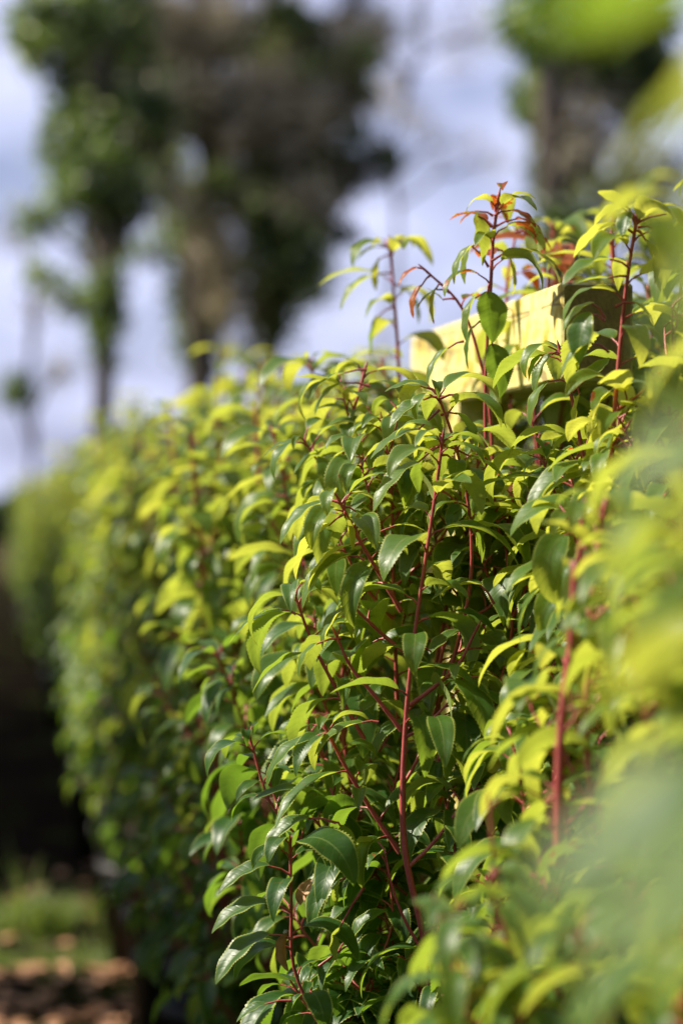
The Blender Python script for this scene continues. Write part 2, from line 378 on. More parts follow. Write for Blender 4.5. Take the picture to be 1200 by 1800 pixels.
def shoot_geo(line, rad, rng, lod, sides=True, size=1., tint=(.2, .8), red=0, woody=.0, cull=None, sp=.019, side=None, leaf0=None, own=False, droop=(1.35, 2.5)):
    """a leader with its side shoots -> (stem Geo, foliage Geo)"""
    gs, gf = Geo(), Geo(); K = len(line)
    if cull == 'near' and not cull_pts(line[-3:-2], 'near')[0]: return gs, gf, 0
    seg = np.linalg.norm(np.diff(line, axis=0), axis=1); tot = seg.sum()
    z = line[:, 2]; wd = np.clip((.82 - z) / .4, 0, 1) * .9 + woody
    rr = np.array(rad)
    r_ = rr * (1 + .10 * np.sin(np.linspace(0, tot / .021 * 2 * pi, K)))
    tubes(gs, line, r_, 8, T=np.stack([np.clip(wd, 0, 1), 0 * z, 0 * z], -1)[None])
    # bud at the tip
    tip = line[-1]; td = nrm(line[-1] - line[-2])
    tubes(gs, np.stack([tip, tip + td * .004, tip + td * .009, tip + td * .013]), np.array([rr[-1], rr[-1] * 1.25, rr[-1] * .8, .0003]), 6)
    if leaf0 is None: leaf0 = max(0, 1 - .42 / tot)
    lvs = [leaves_on(line, sp, leaf0, rng, size, tint, red, droop=droop)]
    if sides:
        kw = dict(sp=.042, f0=.22, f1=.9, lmax=.2, lmin=.05); kw.update(side or {})
        if lod[0] > 30: kw['sp'] *= .82
        Q, R = side_shoots(line, rr[0], rng, **kw)
        if cull is not None and len(Q):
            ok = cull_pts(Q[:, -1], cull); Q, R = Q[ok], R[ok]
        k = len(Q)
        if k:
            tubes(gs, Q, R, 6, T=np.repeat(np.stack([np.clip((.55 - Q[:, 0, 2]) / .4, 0, 1) * .6, np.zeros(k), np.zeros(k)], -1)[:, None], 1, 1))
            for q in Q: lvs.append(leaves_on(q, sp, .22, rng, size, tint, red, droop=droop))
    for q_, lv in enumerate(lvs):
        if cull is not None and len(lv['L']):
            ok = cull_pts(leaf_centre(lv), cull, own and q_ == 0)
            lvs[q_] = {a: b[ok] for a, b in lv.items()}
    lv = cat_lv(lvs)
    if lv is None: return gs, gf, 0
    lv['tint'] = np.clip(lv['tint'] + (lv['B'][:, 2] - 1.12) * .75, 0, 1)      # yellower up high, darker low: sunlit tops and shaded bottoms put into tint
    if len(lv['L']):
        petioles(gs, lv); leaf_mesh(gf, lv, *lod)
    return gs, gf, len(lv['L'])

# where foliage was clipped back: picture-column limit by picture row, for the near plants
LIM_Y = np.array([-600, 0, 110, 200, 400, 440, 700, 760, 830, 950, 1150, 1250, 1500, 1600, 1750, 1900, 2600])
LIM_X = np.array([880, 900, 960, 1050, 1060, 1170, 1165, 1090, 960, 960, 960, 870, 860, 720, 660, 560, 500])
KEYS = [[(735, 1640), (712, 1500), (711, 1300), (724, 1150), (745, 1000), (766, 860), (777, 775)],
        [(675, 1030), (632, 950), (598, 884)], [(545, 1120), (518, 1045)], [(512, 1690), (512, 1590), (510, 1488)], [(640, 1400), (572, 1280)],
        [(820, 860), (796, 770), (768, 690)], [(1005, 710), (984, 620)], [(862, 500), (866, 420), (875, 352)], [(694, 560), (684, 432)], [(1088, 620), (1100, 500), (1118, 385)], [(858, 1110), (865, 1060), (848, 985)]]
# leaves placed one by one: (stem), (blade base), (blade tip) in picture position, depth, depth change, droop, half width/length, roll, tint, red
EX1 = [((766,692),(755,682),(676,686),2.43,.02,.9,.2,-.5,.8,0), ((768,698),(748,702),(684,752),2.42,-.01,.8,.22,-.5,.5,0), ((770,702),(808,692),(893,752),2.42,.0,1.0,.2,.5,.85,0), ((772,720),(740,755),(650,806),2.41,0,.9,.2,-.4,.8,0),
 ((774,730),(800,725),(838,795),2.44,.02,.9,.25,.6,.3,0), ((776,780),(738,812),(655,900),2.40,-.01,.9,.2,-.4,.9,0), ((778,785),(748,792),(736,866),2.42,.0,.5,.26,.8,.25,0), ((778,782),(822,802),(890,852),2.43,.01,.9,.2,.4,.7,0), ((776,800),(795,805),(812,880),2.42,0,.6,.18,.5,.9,0),
 ((598,884),(570,882),(491,956),2.42,.0,1.0,.19,-.5,.6,0), ((602,905),(582,922),(520,1018),2.41,-.01,1.0,.24,.3,.95,0), ((640,985),(618,976),(530,1068),2.41,0,1.1,.2,-.5,.8,0), ((600,886),(615,866),(662,885),2.44,.02,.9,.22,.3,.9,0), ((605,892),(622,896),(655,962),2.42,0,.7,.24,.5,.25,0), ((606,900),(604,906),(620,968),2.41,0,.4,.16,.9,.95,0),
 ((635,1082),(620,1070),(566,1140),2.40,0,1.2,.24,-.3,.95,0), ((868,1062),(847,1028),(757,1056),2.42,.01,.9,.2,-.3,.7,0), ((572,1290),(553,1298),(467,1386),2.40,0,1.2,.21,-.4,.6,0), ((600,1122),(560,1130),(524,1190),2.40,0,1.1,.22,-.3,.85,0), ((520,1080),(500,1072),(396,1138),2.47,.02,1.0,.17,-.4,.5,0),
 ((665,1270),(640,1270),(552,1328),2.40,0,1.0,.18,-.3,.9,0), ((590,1447),(545,1438),(462,1506),2.40,.0,1.0,.2,-.6,.35,0), ((512,1540),(475,1522),(383,1572),2.40,0,.9,.19,-.6,.3,0), ((512,1605),(475,1588),(370,1642),2.39,0,1.0,.2,-.6,.3,0), ((512,1652),(475,1643),(378,1726),2.39,-.01,.9,.2,-.5,.3,0),
 ((590,1447),(598,1450),(608,1545),2.39,0,.5,.24,1.0,.5,0), ((512,1760),(470,1766),(415,1798),2.40,0,.8,.2,-.5,.2,0), ((620,1540),(600,1545),(592,1592),2.38,0,.7,.28,.6,.5,0), ((640,1560),(600,1625),(590,1690),2.38,0,.6,.28,.7,.6,0), ((560,1700),(620,1660),(680,1600),2.42,.0,1.2,.22,.5,.35,0),
 ((740,1090),(795,1075),(870,1110),2.40,0,1.0,.22,.3,0,0), ((735,1130),(755,1150),(815,1105),2.42,.02,.5,.2,.2,.6,0), ((620,960),(690,925),(750,935),2.45,0,.9,.17,.1,.7,0), ((770,860),(800,880),(848,990),2.43,0,.7,.2,.7,.3,0), ((645,650),(610,655),(542,705),2.60,0,1.1,.17,-.3,.6,0), ((650,680),(610,672),(552,730),2.60,0,1.2,.17,-.4,.8,0)]
EX2 = [((866,380),(846,372),(806,394),2.56,0,1.0,.17,-.4,.7,.9), ((868,380),(892,370),(940,402),2.55,-.01,.9,.22,.4,.8,.75), ((864,400),(838,376),(846,470),2.55,-.01,.5,.22,-.7,.6,.3), ((870,372),(868,362),(878,334),2.56,0,-.4,.14,0,.5,.9), ((868,400),(905,385),(955,412),2.58,.02,1.0,.2,.4,.7,.9),
 ((862,460),(905,438),(990,482),2.55,0,1.0,.15,.3,.6,0), ((858,470),(832,430),(797,500),2.55,0,.9,.2,-.5,.8,0), ((860,500),(855,512),(864,604),2.53,-.01,.3,.30,.2,.1,0), ((856,520),(836,520),(818,600),2.54,0,.5,.2,-.5,.5,0), ((856,560),(832,572),(822,650),2.54,0,.5,.2,-.3,.15,0), ((862,590),(864,604),(876,700),2.53,-.01,.3,.28,.3,.1,0),
 ((864,420),(830,430),(816,500),2.57,0,.7,.2,-.5,.7,.2), ((905,410),(930,408),(968,440),2.66,0,.9,.2,.3,.8,.9), ((900,450),(930,440),(985,500),2.66,0,1.0,.16,.3,.7,.35), ((870,440),(890,445),(900,520),2.6,0,.6,.2,.4,.8,.2),
 ((752,480),(738,470),(700,502),2.58,0,1.0,.2,-.4,.7,.9), ((756,484),(742,500),(726,560),2.58,0,.7,.22,-.5,.7,.8), ((775,500),(766,505),(762,570),2.58,0,.4,.2,.5,.8,.5), ((790,515),(772,508),(732,545),2.58,0,.9,.18,-.3,.7,.3), ((800,525),(780,530),(748,505),2.6,0,.3,.17,0,.9,.5), ((815,600),(790,610),(750,680),2.54,0,.8,.2,-.4,.5,0),
 ((985,622),(972,620),(938,692),2.39,0,.8,.2,-.7,.8,0), ((986,624),(952,622),(930,672),2.40,.01,.7,.22,-.3,.15,0), ((1002,672),(966,668),(930,750),2.38,0,.9,.2,-.5,.9,0), ((1006,690),(1030,668),(1078,625),2.40,.03,.2,.18,.2,.7,0), ((1000,650),(1020,690),(1010,760),2.38,0,.5,.2,.5,.9,0)]
EX3 = [((1118,395),(1098,366),(1042,398),2.28,0,1.1,.26,.4,1,0), ((1116,398),(1104,372),(1090,420),2.27,-.01,.5,.3,.2,.1,0), ((1112,410),(1082,394),(1006,452),2.28,0,1.0,.22,.5,1,0), ((1106,472),(1076,456),(985,502),2.26,-.01,1.0,.23,-.3,.6,0), ((1104,486),(1072,490),(1008,500),2.27,0,.6,.17,-.2,.7,0),
 ((1120,392),(1164,376),(1216,404),2.28,0,1.0,.24,.3,1,0), ((1120,400),(1150,402),(1186,480),2.29,0,1.0,.22,.3,.8,0), ((1118,405),(1132,420),(1150,500),2.27,0,.4,.2,.8,.95,0), ((1062,560),(1044,532),(988,582),2.27,0,1.0,.2,-.5,.9,0), ((1062,565),(1034,548),(1012,640),2.26,-.01,.7,.25,-.2,.15,0), ((1070,620),(1040,600),(985,660),2.25,0,.8,.2,-.4,.9,0), ((1080,540),(1110,530),(1150,580),2.27,0,.8,.2,.4,1,0)]
EX4 = [((685,434),(664,428),(610,442),2.98,0,.9,.17,-.3,.6,0), ((685,438),(668,434),(625,460),2.97,0,.9,.17,-.4,.6,0), ((688,432),(716,420),(748,452),2.98,0,.9,.2,.3,1,0), ((687,450),(668,452),(660,512),2.97,0,.4,.2,.6,1,0), ((690,480),(655,485),(598,546),2.97,0,.9,.2,-.4,.7,0), ((690,540),(662,555),(652,632),2.97,0,.3,.17,.3,.1,0), ((692,500),(715,510),(735,570),2.98,0,.6,.2,.4,.4,0)]
def explicit(ex, rng):
    st, b, t = (np.array([at(*e[i], e[3]) for e in ex]) for i in (0, 1, 2))
    k = len(ex); t[:, 1] += np.array([e[4] for e in ex]); c = t - b; cl = np.linalg.norm(c, axis=1)
    dr = np.array([e[5] for e in ex]); el = np.arctan2(c[:, 2], np.hypot(c[:, 0], c[:, 1])) + dr / 2
    h = c.copy(); h[:, 2] = 0; h = nrm(h)
    D = np.stack([h[:, 0] * np.cos(el), h[:, 1] * np.cos(el), np.sin(el)], -1); up = el > 1.5
    D[up] = np.stack([h[up, 0] * .07, h[up, 1] * .07, np.ones(up.sum())], -1)
    Lf = cl * (dr / 2) / np.sin(dr / 2)
    return dict(B=b, D=nrm(D), L=Lf, W=Lf * np.array([e[6] for e in ex]) * 1.22, droop=dr, fold=np.clip(rng.normal(.6, .15, k), .2, 1), roll=np.array([e[7] for e in ex]), yaw=rng.normal(0, .15, k), ph=rng.random(k),
                tint=np.array([e[8] for e in ex], float), red=np.array([e[9] for e in ex], float), pm=(st + b) / 2 + np.array([0, 0, .0015]), ps=st)
KEYS5 = [[(980, 1480), (986, 1290), (990, 1220)]]
KRNG = np.random.default_rng(99)
def key_dist(x, y):
    d = np.full(np.shape(x), 1e9)
    for k in KEYS:
        for a, b in zip(k[:-1], k[1:]):
            a = np.array(a, float); b = np.array(b, float); ab = b - a
            t = np.clip(((x - a[0]) * ab[0] + (y - a[1]) * ab[1]) / (ab @ ab), 0, 1)
            d = np.minimum(d, np.hypot(x - a[0] - t * ab[0], y - a[1] - t * ab[1]))
    return d
def cull_pts(P, mode, own=False):
    x, y = proj(P); Y = P[..., 1]; ok = np.ones(x.shape, bool)
    blur = np.abs(1 / np.maximum(Y, .1) - 1 / 2.45) * 2584 / 36 * 1800 * .5e-3      # half blur disc in photo px
    if mode in ('near', 'hero'):
        near = Y < 2.12
        ok &= ~(near & (x - blur * .8 - 25 < np.interp(y, LIM_Y, LIM_X)))
        ok &= ~((Y < .95) & (x - blur < 1235))
    # the rail stays in view
    if mode in ('near', 'hero') and not own:
        ok &= ~((Y < 2.50) & (Y > 2.1) & (key_dist(x, y) < 50) & (KRNG.random(x.shape) < .97))
        ok &= ~((Y < 2.44) & (Y > 2.25) & (key_dist(x + 55, y) < 60) & (y > 800) & (y < 1450) & (KRNG.random(x.shape) < .6))
    if not own:
        for e in EX1 + EX2 + EX3 + EX4:
            a = np.array(e[1], float); b = np.array(e[2], float); ab = b - a
            t = np.clip(((x - a[0]) * ab[0] + (y - a[1]) * ab[1]) / (ab @ ab), 0, 1)
            ok &= ~((Y < e[3] + .01) & (Y > 2.1) & (np.hypot(x - a[0] - t * ab[0], y - a[1] - t * ab[1]) < 36))
    if mode in ('near', 'hero') and not own:
        d5 = np.full(np.shape(x), 1e9)
        for k_ in KEYS5:
            for a, b in zip(k_[:-1], k_[1:]):
                t_ = np.clip((y - a[1]) / (b[1] - a[1]), 0, 1); d_ = np.abs(x - (a[0] + t_ * (b[0] - a[0]))); d_ = np.where((y > b[1] - 20) & (y < a[1] + 20), d_, 1e9); d5 = np.minimum(d5, d_)
        ok &= ~((Y < 1.97) & (d5 < 50 + blur * .5) & (KRNG.random(x.shape) < .93))
        ok &= ~((Y < 1.72) & (x - blur < 1040) & (y < 1480) & (y > 700))
    if own: return ok
    ok &= ~((Y < 2.62) & (x > 850) & (x < 1000) & (y > 465) & (y < 790) & (KRNG.random(x.shape) < .99))
    ok &= ~((Y < 2.56) & (x >= 1000) & (x < 1040) & (y > 480) & (y < 680) & (KRNG.random(x.shape) < .5))
    ok &= ~((Y < 3.3) & (x > 715) & (x < 850) & (y > 550) & (y < 715) & (KRNG.random(x.shape) < .95))
    return ok

POTH = .30
ROOTED = []
def pot(root, x, y):
    g = Geo(); r = .138
    g.lathe([(.0, .004), (r * .78, .004), (r * .80, .0), (r * .96, POTH - .035), (r * 1.0, POTH - .033), (r * 1.06, POTH - .028), (r * 1.07, POTH), (r * 1.0, POTH), (r * .95, POTH - .03), (r * .9, POTH - .06)], n=40)
    p = g.build('pot', POT, root)
    g = Geo(); a = np.linspace(0, 1, 7)
    g.lathe([(r * .95 * q, POTH - .028 + .008 * (1 - q * q)) for q in a[::-1]], n=28)
    g.build('potting_soil', SOIL, p)
    return p

GROUP = 'potted laurel shrubs standing in the long nursery row'
def generic_plant(x, y, seed, lod, name='laurel_shrub', nl=5, top=(1.22, 1.46), spread=.15, cull=None, size=1., tint=(.2, .8), side=None, sp=.017, red=0):
    rng = np.random.default_rng(seed); root = empty(name, (x, y, 0)); o = (x, y, 0)
    pot(root, x, y); tot = 0
    for i in range(nl):
        a = i * 2.4 + rng.uniform(-.4, .4); rt = spread * math.sqrt((i + .35) / nl) * rng.uniform(.8, 1.2); h = rng.uniform(*top)
        if i == 0: h = top[1]
        b = np.array([x + .03 * cos(a), y + .03 * sin(a), POTH - .03]); e = np.array([x + rt * cos(a), y + rt * sin(a), h])
        m1 = b + (e - b) * .35 + np.array([cos(a), sin(a), 0]) * .05 * rng.uniform(.3, 1.2); m2 = b + (e - b) * .7 + rng.normal(0, .012, 3)
        ln = smooth_line([b, m1, m2, e], 28)
        sk = dict(lmax=.2, sp=.045); sk.update(side or {})
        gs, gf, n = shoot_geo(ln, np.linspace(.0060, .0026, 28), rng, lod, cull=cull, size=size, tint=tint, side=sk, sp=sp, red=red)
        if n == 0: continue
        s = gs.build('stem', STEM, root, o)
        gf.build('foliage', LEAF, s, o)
    return root

# ------------------------------------------------------------------ setting: ground
def ground_material():
    m, nt, p, out = mat('dark_earth'); l = nt.links.new
    n1 = noise(nt, .5, 5); n2 = noise(nt, 14, 5, rough=.7)
    c = ramp(nt, n2, [(.3, (.018, .013, .009)), (.6, (.055, .038, .026)), (.8, (.12, .085, .06))])
    c = mixc(nt, ramp(nt, n1, [(.45, (0, 0, 0)), (.7, (.8, .8, .8))]), c, (.03, .035, .012))
    df = N(nt, 'ShaderNodeBsdfDiffuse'); l(c, df.inputs[0]); l(df.outputs[0], out.inputs[0]); p.inputs['Roughness'].default_value = .95; bump(nt, n2, .9, .03, p); return m
def path_material():
    m, nt, p, out = mat('woven_ground_fabric_with_moss'); l = nt.links.new
    n1 = noise(nt, 2.3, 5, rough=.6); n2 = noise(nt, 45, 4, rough=.7)
    c = ramp(nt, n2, [(.3, (.004, .0035, .003)), (.7, (.024, .017, .012))])
    mo = mixc(nt, n2, (.012, .018, .005), (.035, .042, .010))
    c = mixc(nt, ramp(nt, n1, [(.50, (0, 0, 0)), (.62, (.9, .9, .9))]), c, mo)
    df = N(nt, 'ShaderNodeBsdfDiffuse'); l(c, df.inputs[0]); l(df.outputs[0], out.inputs[0]); bump(nt, n2, .8, .01, p); return m
rowdir = np.array([-.1459, 1.0, 0])
g = Geo()
xs = np.r_[-400, -60, np.linspace(-12, 12, 33), 60, 400]; ys = np.r_[-60, np.linspace(-2, 40, 43), 80, 200, 900]
rg = np.random.default_rng(1)
X, Y_ = np.meshgrid(xs, ys, indexing='ij'); Z = rg.uniform(-.012, 0, X.shape) - .004
V = np.stack([X, Y_, Z], -1); i, j = np.meshgrid(np.arange(len(xs) - 1), np.arange(len(ys) - 1), indexing='ij'); q = len(ys)
g.add(V, np.stack([i * q + j, (i + 1) * q + j, (i + 1) * q + j + 1, i * q + j + 1], -1).reshape(-1, 4))
tag(g.build('ground', ground_material()), kind='structure')
g = Geo(); k = 60
yy = np.linspace(-1, 34, k); X0, X1 = -1.35, .62
V = np.stack([np.stack([X0 - .1459 * yy, yy, 0 * yy + .004], -1), np.stack([X1 - .1459 * yy, yy, 0 * yy + .004], -1)], 1)
i = np.arange(k - 1) * 2; g.add(V, np.stack([i, i + 1, i + 3, i + 2], -1))
tag(g.build('path', path_material()), kind='structure')

# grass, moss cushions and fallen leaves on the path
def blades(g, c, n, rad, h, rng, wid=.004, mi=0):
    a = rng.uniform(0, 2 * pi, n); r = rad * np.sqrt(rng.random(n)); B = np.stack([c[0] + r * np.cos(a), c[1] + r * np.sin(a), np.zeros(n) + c[2]], -1)
    k = 5; t = np.linspace(0, 1, k); az = rng.uniform(0, 2 * pi, n); lean = rng.uniform(.1, .8, n); H = h * rng.uniform(.4, 1, n)
    P = B[:, None] + np.stack([np.cos(az)[:, None] * lean[:, None] * H[:, None] * t ** 1.8, np.sin(az)[:, None] * lean[:, None] * H[:, None] * t ** 1.8, H[:, None] * t * (1 - .25 * lean[:, None] * t)], -1)
    w = wid * (1 - t ** 2 * .95); sd = np.stack([-np.sin(az), np.cos(az), 0 * az], -1)[:, None]
    V = np.stack([P - sd * w[None, :, None] * .5, P + sd * w[None, :, None] * .5], 2)
    ii, jj = np.meshgrid(np.arange(n), np.arange(k - 1), indexing='ij'); b = ii * k * 2 + jj * 2
    tv = np.repeat(rng.random(n), k * 2)
    g.add(V, np.stack([b, b + 1, b + 3, b + 2], -1).reshape(-1, 4), T=np.stack([tv, tv * 0, tv * 0], -1), m=mi)
GRASS = treeleaf_material('grass_blade', [(0, (.05, .09, .015)), (.5, (.13, .20, .03)), (1, (.30, .34, .08))], .35, (.35, .5, .05))
def gp(px, py):           # ground point seen at a picture position
    Yd = CAMZ / ((py - HOR) / FPX); return at(px, py, Yd)
rg = np.random.default_rng(5)
for k, (px, py, n, rad, h, lab) in enumerate([
        (45, 1640, 420, .13, .14, 'bright green tuft of grass with a tall pale blade, at the left edge'),
        (215, 1625, 160, .10, .07, 'low yellow green tuft of grass on the path beside the shrub row'),
        (160, 1600, 90, .07, .06, 'small thin tuft of grass in the middle of the path behind the moss')]):
    c = gp(px, py); g = Geo(); blades(g, (c[0], c[1], .002), n, rad, h, rg, .005)
    if k == 0: blades(g, (c[0], c[1], .002), 14, .03, .30, rg, .008)
    o = g.build('grass_tuft', GRASS, None, (c[0], c[1], 0), smooth=False); o.location = (c[0], c[1], 0)
    tag(o, lab, 'grass tuft', 'grass tufts on the path')
g = Geo()
for _ in range(1150):
    Yd = rg.uniform(6.1, 7.1) if _ < 1150 else rg.uniform(4, 9); x = rg.uniform(-1.25, -.0) + .0
    x = (-.1459 * Yd + .40) - rg.uniform(.0, 1.3)
    if rg.random() < .85 and 5.6 < Yd < 7.6:
        if (math.sin(x * 5 + Yd * 3.1) + math.sin(x * 2.3 - Yd * 4.7)) < .1: continue
    blades(g, (x, Yd, .002), 26, .045, .028, rg, .003)
tag(g.build('moss', GRASS, smooth=False), 'low moss and short grass growing over the path', 'moss', kind='stuff')
def flat_leaf(n, rng, xy, zs, g):
    k = n; a = rng.uniform(0, 2 * pi, k); D = np.stack([np.cos(a), np.sin(a), rng.uniform(.0, .4, k)], -1)
    lv = dict(B=np.stack([xy[:, 0], xy[:, 1], zs], -1), D=nrm(D), L=rng.uniform(.04, .085, k), W=rng.uniform(.012, .026, k), droop=rng.uniform(.1, 1.0, k), fold=rng.uniform(.1, .7, k),
              roll=rng.normal(0, .3, k), yaw=rng.normal(0, .4, k), ph=rng.random(k), tint=rng.random(k), red=np.zeros(k), pm=0, ps=0)
    lv.pop('pm'); lv.pop('ps'); leaf_mesh(g, lv, 7, 4, False)
n = 500; Yd = np.where(rg.random(n) < .5, rg.uniform(5.2, 6.1, n), rg.uniform(3.6, 8, n)); X = .38 - .1459 * Yd - rg.uniform(0, 1.5, n)
g = Geo(); flat_leaf(n, rg, np.stack([X, Yd], -1), rg.uniform(.008, .02, n), g)
tag(g.build('leaf_litter', DEAD), 'orange brown fallen leaves scattered along the path', 'fallen leaves', kind='stuff')

# ------------------------------------------------------------------ timber rail
A = at(986, 582, 2.56); bw, bh = .078, .104
r_dir = nrm(rowdir); r_side = np.array([r_dir[1], -r_dir[0], 0]); rail_len = .92
rail = empty('timber_rail', (A[0], A[1], 0)); ang = math.atan2(-r_dir[0], r_dir[1]); rail.rotation_euler = (0, 0, ang)
tag(rail, 'yellow treated square timber beam with a dark cut end, held among the shrub tops', 'timber rail')
def bevel_box(g, lo, hi, b, m=0, mend=None, ny=24):
    x0, y0, z0 = lo; x1, y1, z1 = hi
    ring = [(x0 + b, z0), (x1 - b, z0), (x1, z0 + b), (x1, z1 - b), (x1 - b, z1), (x0 + b, z1), (x0, z1 - b), (x0, z0 + b)]
    ys = np.r_[y0, y0 + b, np.linspace(y0 + .03, y1 - .03, ny), y1 - b, y1]; cx, cz = (x0 + x1) / 2, (z0 + z1) / 2; V = []
    for i, y in enumerate(ys):
        f = b if i in (0, len(ys) - 1) else 0
        for (x, z) in ring: V.append((x + (f if x < cx else -f), y, z + (f if z < cz else -f)))
    F = []
    for i in range(len(ys) - 1):
        for j in range(8): F.append((i * 8 + j, i * 8 + (j + 1) % 8, (i + 1) * 8 + (j + 1) % 8, (i + 1) * 8 + j))
    g.add(V, F, m=m)
    for y, s in ((0, 1), (len(ys) - 1, -1)):
        o = y * 8; q = [(o + 7, o, o + 1, o + 2), (o + 7, o + 2, o + 3, o + 6), (o + 6, o + 3, o + 4, o + 5)]
        if s > 0: q = [f[::-1] for f in q]
        g.add(np.array(V)[:0].reshape(0, 3), np.zeros((0, 4))) if False else None
        base = g.n - len(V); g.F.append(np.array(q, np.int32) + base); g.M.append(np.full(3, m if mend is None else mend, np.int32))
g = Geo(); bevel_box(g, (0, 0, A[2] - bh / 2), (bw, rail_len, A[2] + bh / 2), .003, 0, 1)
g.build('beam', [TIM, TIME], rail, smooth=False)
for yq in (.62, .82):
    g = Geo(); x0 = bw / 2 - .035
    V0 = [(x0, yq - .035, -.02), (x0 + .07, yq + .035, A[2] - bh / 2)]
    g.box(V0[0], V0[1]); g.build('post', TIM, rail, smooth=False)

# ------------------------------------------------------------------ hero plants (in the plane of focus)
HI = (52, 6); MID = (16, 4); LO = (8, 2)
def px_line(pts, Y, k):
    c = [at(p[0], p[1], (p[2] if len(p) > 2 else Y)) for p in pts]; return smooth_line(c, k)
def hero(name, base, Ysh, shoots, seed, label, ex=None):
    root = empty(name, (base[0], base[1], 0)); o = (base[0], base[1], 0); pot(root, *base)
    rng = np.random.default_rng(seed)
    for sh in shoots:
        pts = sh['p']; Y = sh.get('Y', Ysh); k = sh.get('k', 26)
        ln = px_line(pts, Y, k)
        if sh.get('root', False):
            b = np.array([base[0] + rng.uniform(-.03, .03), base[1] + rng.uniform(-.03, .03), POTH - .03])
            c = [b, (b * .55 + ln[0] * .45) + rng.normal(0, .012, 3)] + [at(p[0], p[1], (p[2] if len(p) > 2 else Y)) for p in pts]
            ln = smooth_line(c, k + 12); k += 12
        r0, r1 = sh.get('r', (.0030, .0017)); r0, r1 = (r0, r1) if r0 > .005 else (r0 * .8, r1 * .75)
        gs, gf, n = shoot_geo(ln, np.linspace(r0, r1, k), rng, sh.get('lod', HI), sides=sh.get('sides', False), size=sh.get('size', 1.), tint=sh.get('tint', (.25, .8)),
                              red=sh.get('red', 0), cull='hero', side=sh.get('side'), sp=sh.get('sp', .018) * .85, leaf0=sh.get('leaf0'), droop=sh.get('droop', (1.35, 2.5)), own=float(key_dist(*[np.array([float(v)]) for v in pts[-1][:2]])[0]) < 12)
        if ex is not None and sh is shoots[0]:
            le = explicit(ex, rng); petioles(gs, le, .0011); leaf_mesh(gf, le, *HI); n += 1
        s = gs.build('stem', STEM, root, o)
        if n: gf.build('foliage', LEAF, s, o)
    tag(root, label, 'shrub', GROUP); return root

h1 = at(735, 900, 2.50); B1 = (h1[0] + .01, 2.52)
sides_main = dict(sp=.034, f0=.30, f1=.86, lmax=.17, lmin=.05)
shoots1 = [
    dict(p=[(742, 1640), (712, 1500), (711, 1300), (724, 1150), (745, 1000), (766, 860), (777, 775)], Y=2.37, r=(.0054, .0014), root=True, k=40, sides=True,
         side=dict(sp=.030, f0=.42, f1=.9, lmax=.16, lmin=.05), leaf0=.72, sp=.020),
    dict(p=[(716, 1150), (675, 1118), (640, 1085), (612, 1058)], Y=2.43, leaf0=.3),
    dict(p=[(705, 1075), (672, 1018), (632, 950), (598, 884)], Y=2.42, leaf0=.25, r=(.003, .0022)),
    dict(p=[(640, 1300), (590, 1210), (545, 1120), (518, 1045)], Y=2.47, leaf0=.15, sp=.022),
    dict(p=[(706, 1285), (660, 1225), (615, 1170), (592, 1120)], Y=2.40, leaf0=.2, sp=.022),
    dict(p=[(703, 1500), (650, 1420), (600, 1335), (572, 1280)], Y=2.42, leaf0=.15, r=(.0034, .0022)),
    dict(p=[(640, 1900), (560, 1800), (516, 1700), (512, 1590), (510, 1488)], Y=2.40, leaf0=.1, r=(.0036, .002), tint=(.05, .4), sp=.026, root=True),
    dict(p=[(600, 1900), (640, 1750), (690, 1620), (680, 1520)], Y=2.45, leaf0=.1, sp=.017, tint=(.1, .5), root=True, sides=True, side=dict(sp=.04, f0=.4, lmax=.15)),
    dict(p=[(735, 1330), (790, 1180), (828, 1000), (820, 870), (796, 770), (768, 690)], Y=2.43, leaf0=.6, r=(.003, .0018), k=34),
    dict(p=[(760, 1250), (800, 1100), (865, 1060), (848, 985)], Y=2.50, leaf0=.2),
    dict(p=[(720, 1240), (760, 1210), (800, 1175), (835, 1110)], Y=2.38, leaf0=.3),
    dict(p=[(800, 1500), (770, 1300), (800, 1150), (858, 1120)], Y=2.44, leaf0=.1, root=True, sides=True, side=dict(sp=.035, f0=.4, lmax=.14), k=30),
    dict(p=[(640, 1500), (600, 1200), (640, 1000), (600, 830), (640, 655)], Y=2.62, root=True, sides=True, k=40, leaf0=.4, side=dict(sp=.034, f0=.3, f1=.95, lmax=.17), r=(.0045, .0024)),
    dict(p=[(700, 1560), (560, 1500), (480, 1420), (440, 1300)], Y=2.52, leaf0=.1, sides=True, side=dict(sp=.04, f0=.4, lmax=.12), tint=(.05, .4), root=True, lod=MID),
    dict(p=[(690, 1800), (720, 1700), (640, 1560), (560, 1450)], Y=2.50, leaf0=.05, sides=True, side=dict(sp=.035, f0=.3, lmax=.15), tint=(.05, .45), root=True),
    dict(p=[(700, 1900), (800, 1800), (820, 1600), (790, 1450)], Y=2.42, leaf0=.05, sides=True, side=dict(sp=.035, f0=.3, lmax=.16), tint=(.1, .55), root=True),
    dict(p=[(720, 1900), (600, 1850), (560, 1800), (520, 1740)], Y=2.45, leaf0=.05, sides=True, side=dict(sp=.035, f0=.3, lmax=.14), tint=(.05, .45), root=True),
    dict(p=[(700, 1300), (690, 1000), (685, 830), (672, 745)], Y=2.54, leaf0=.15, sides=True, side=dict(sp=.034, f0=.2, lmax=.15), k=30),
    dict(p=[(760, 1200), (800, 1000), (830, 900), (840, 800)], Y=2.56, leaf0=.1, sides=True, side=dict(sp=.034, f0=.2, lmax=.15), k=30),
]
hero('laurel_shrub', B1, 2.45, shoots1, 11, 'sharply focused green laurel shrub with a tall red main stem, below the timber rail', EX1)

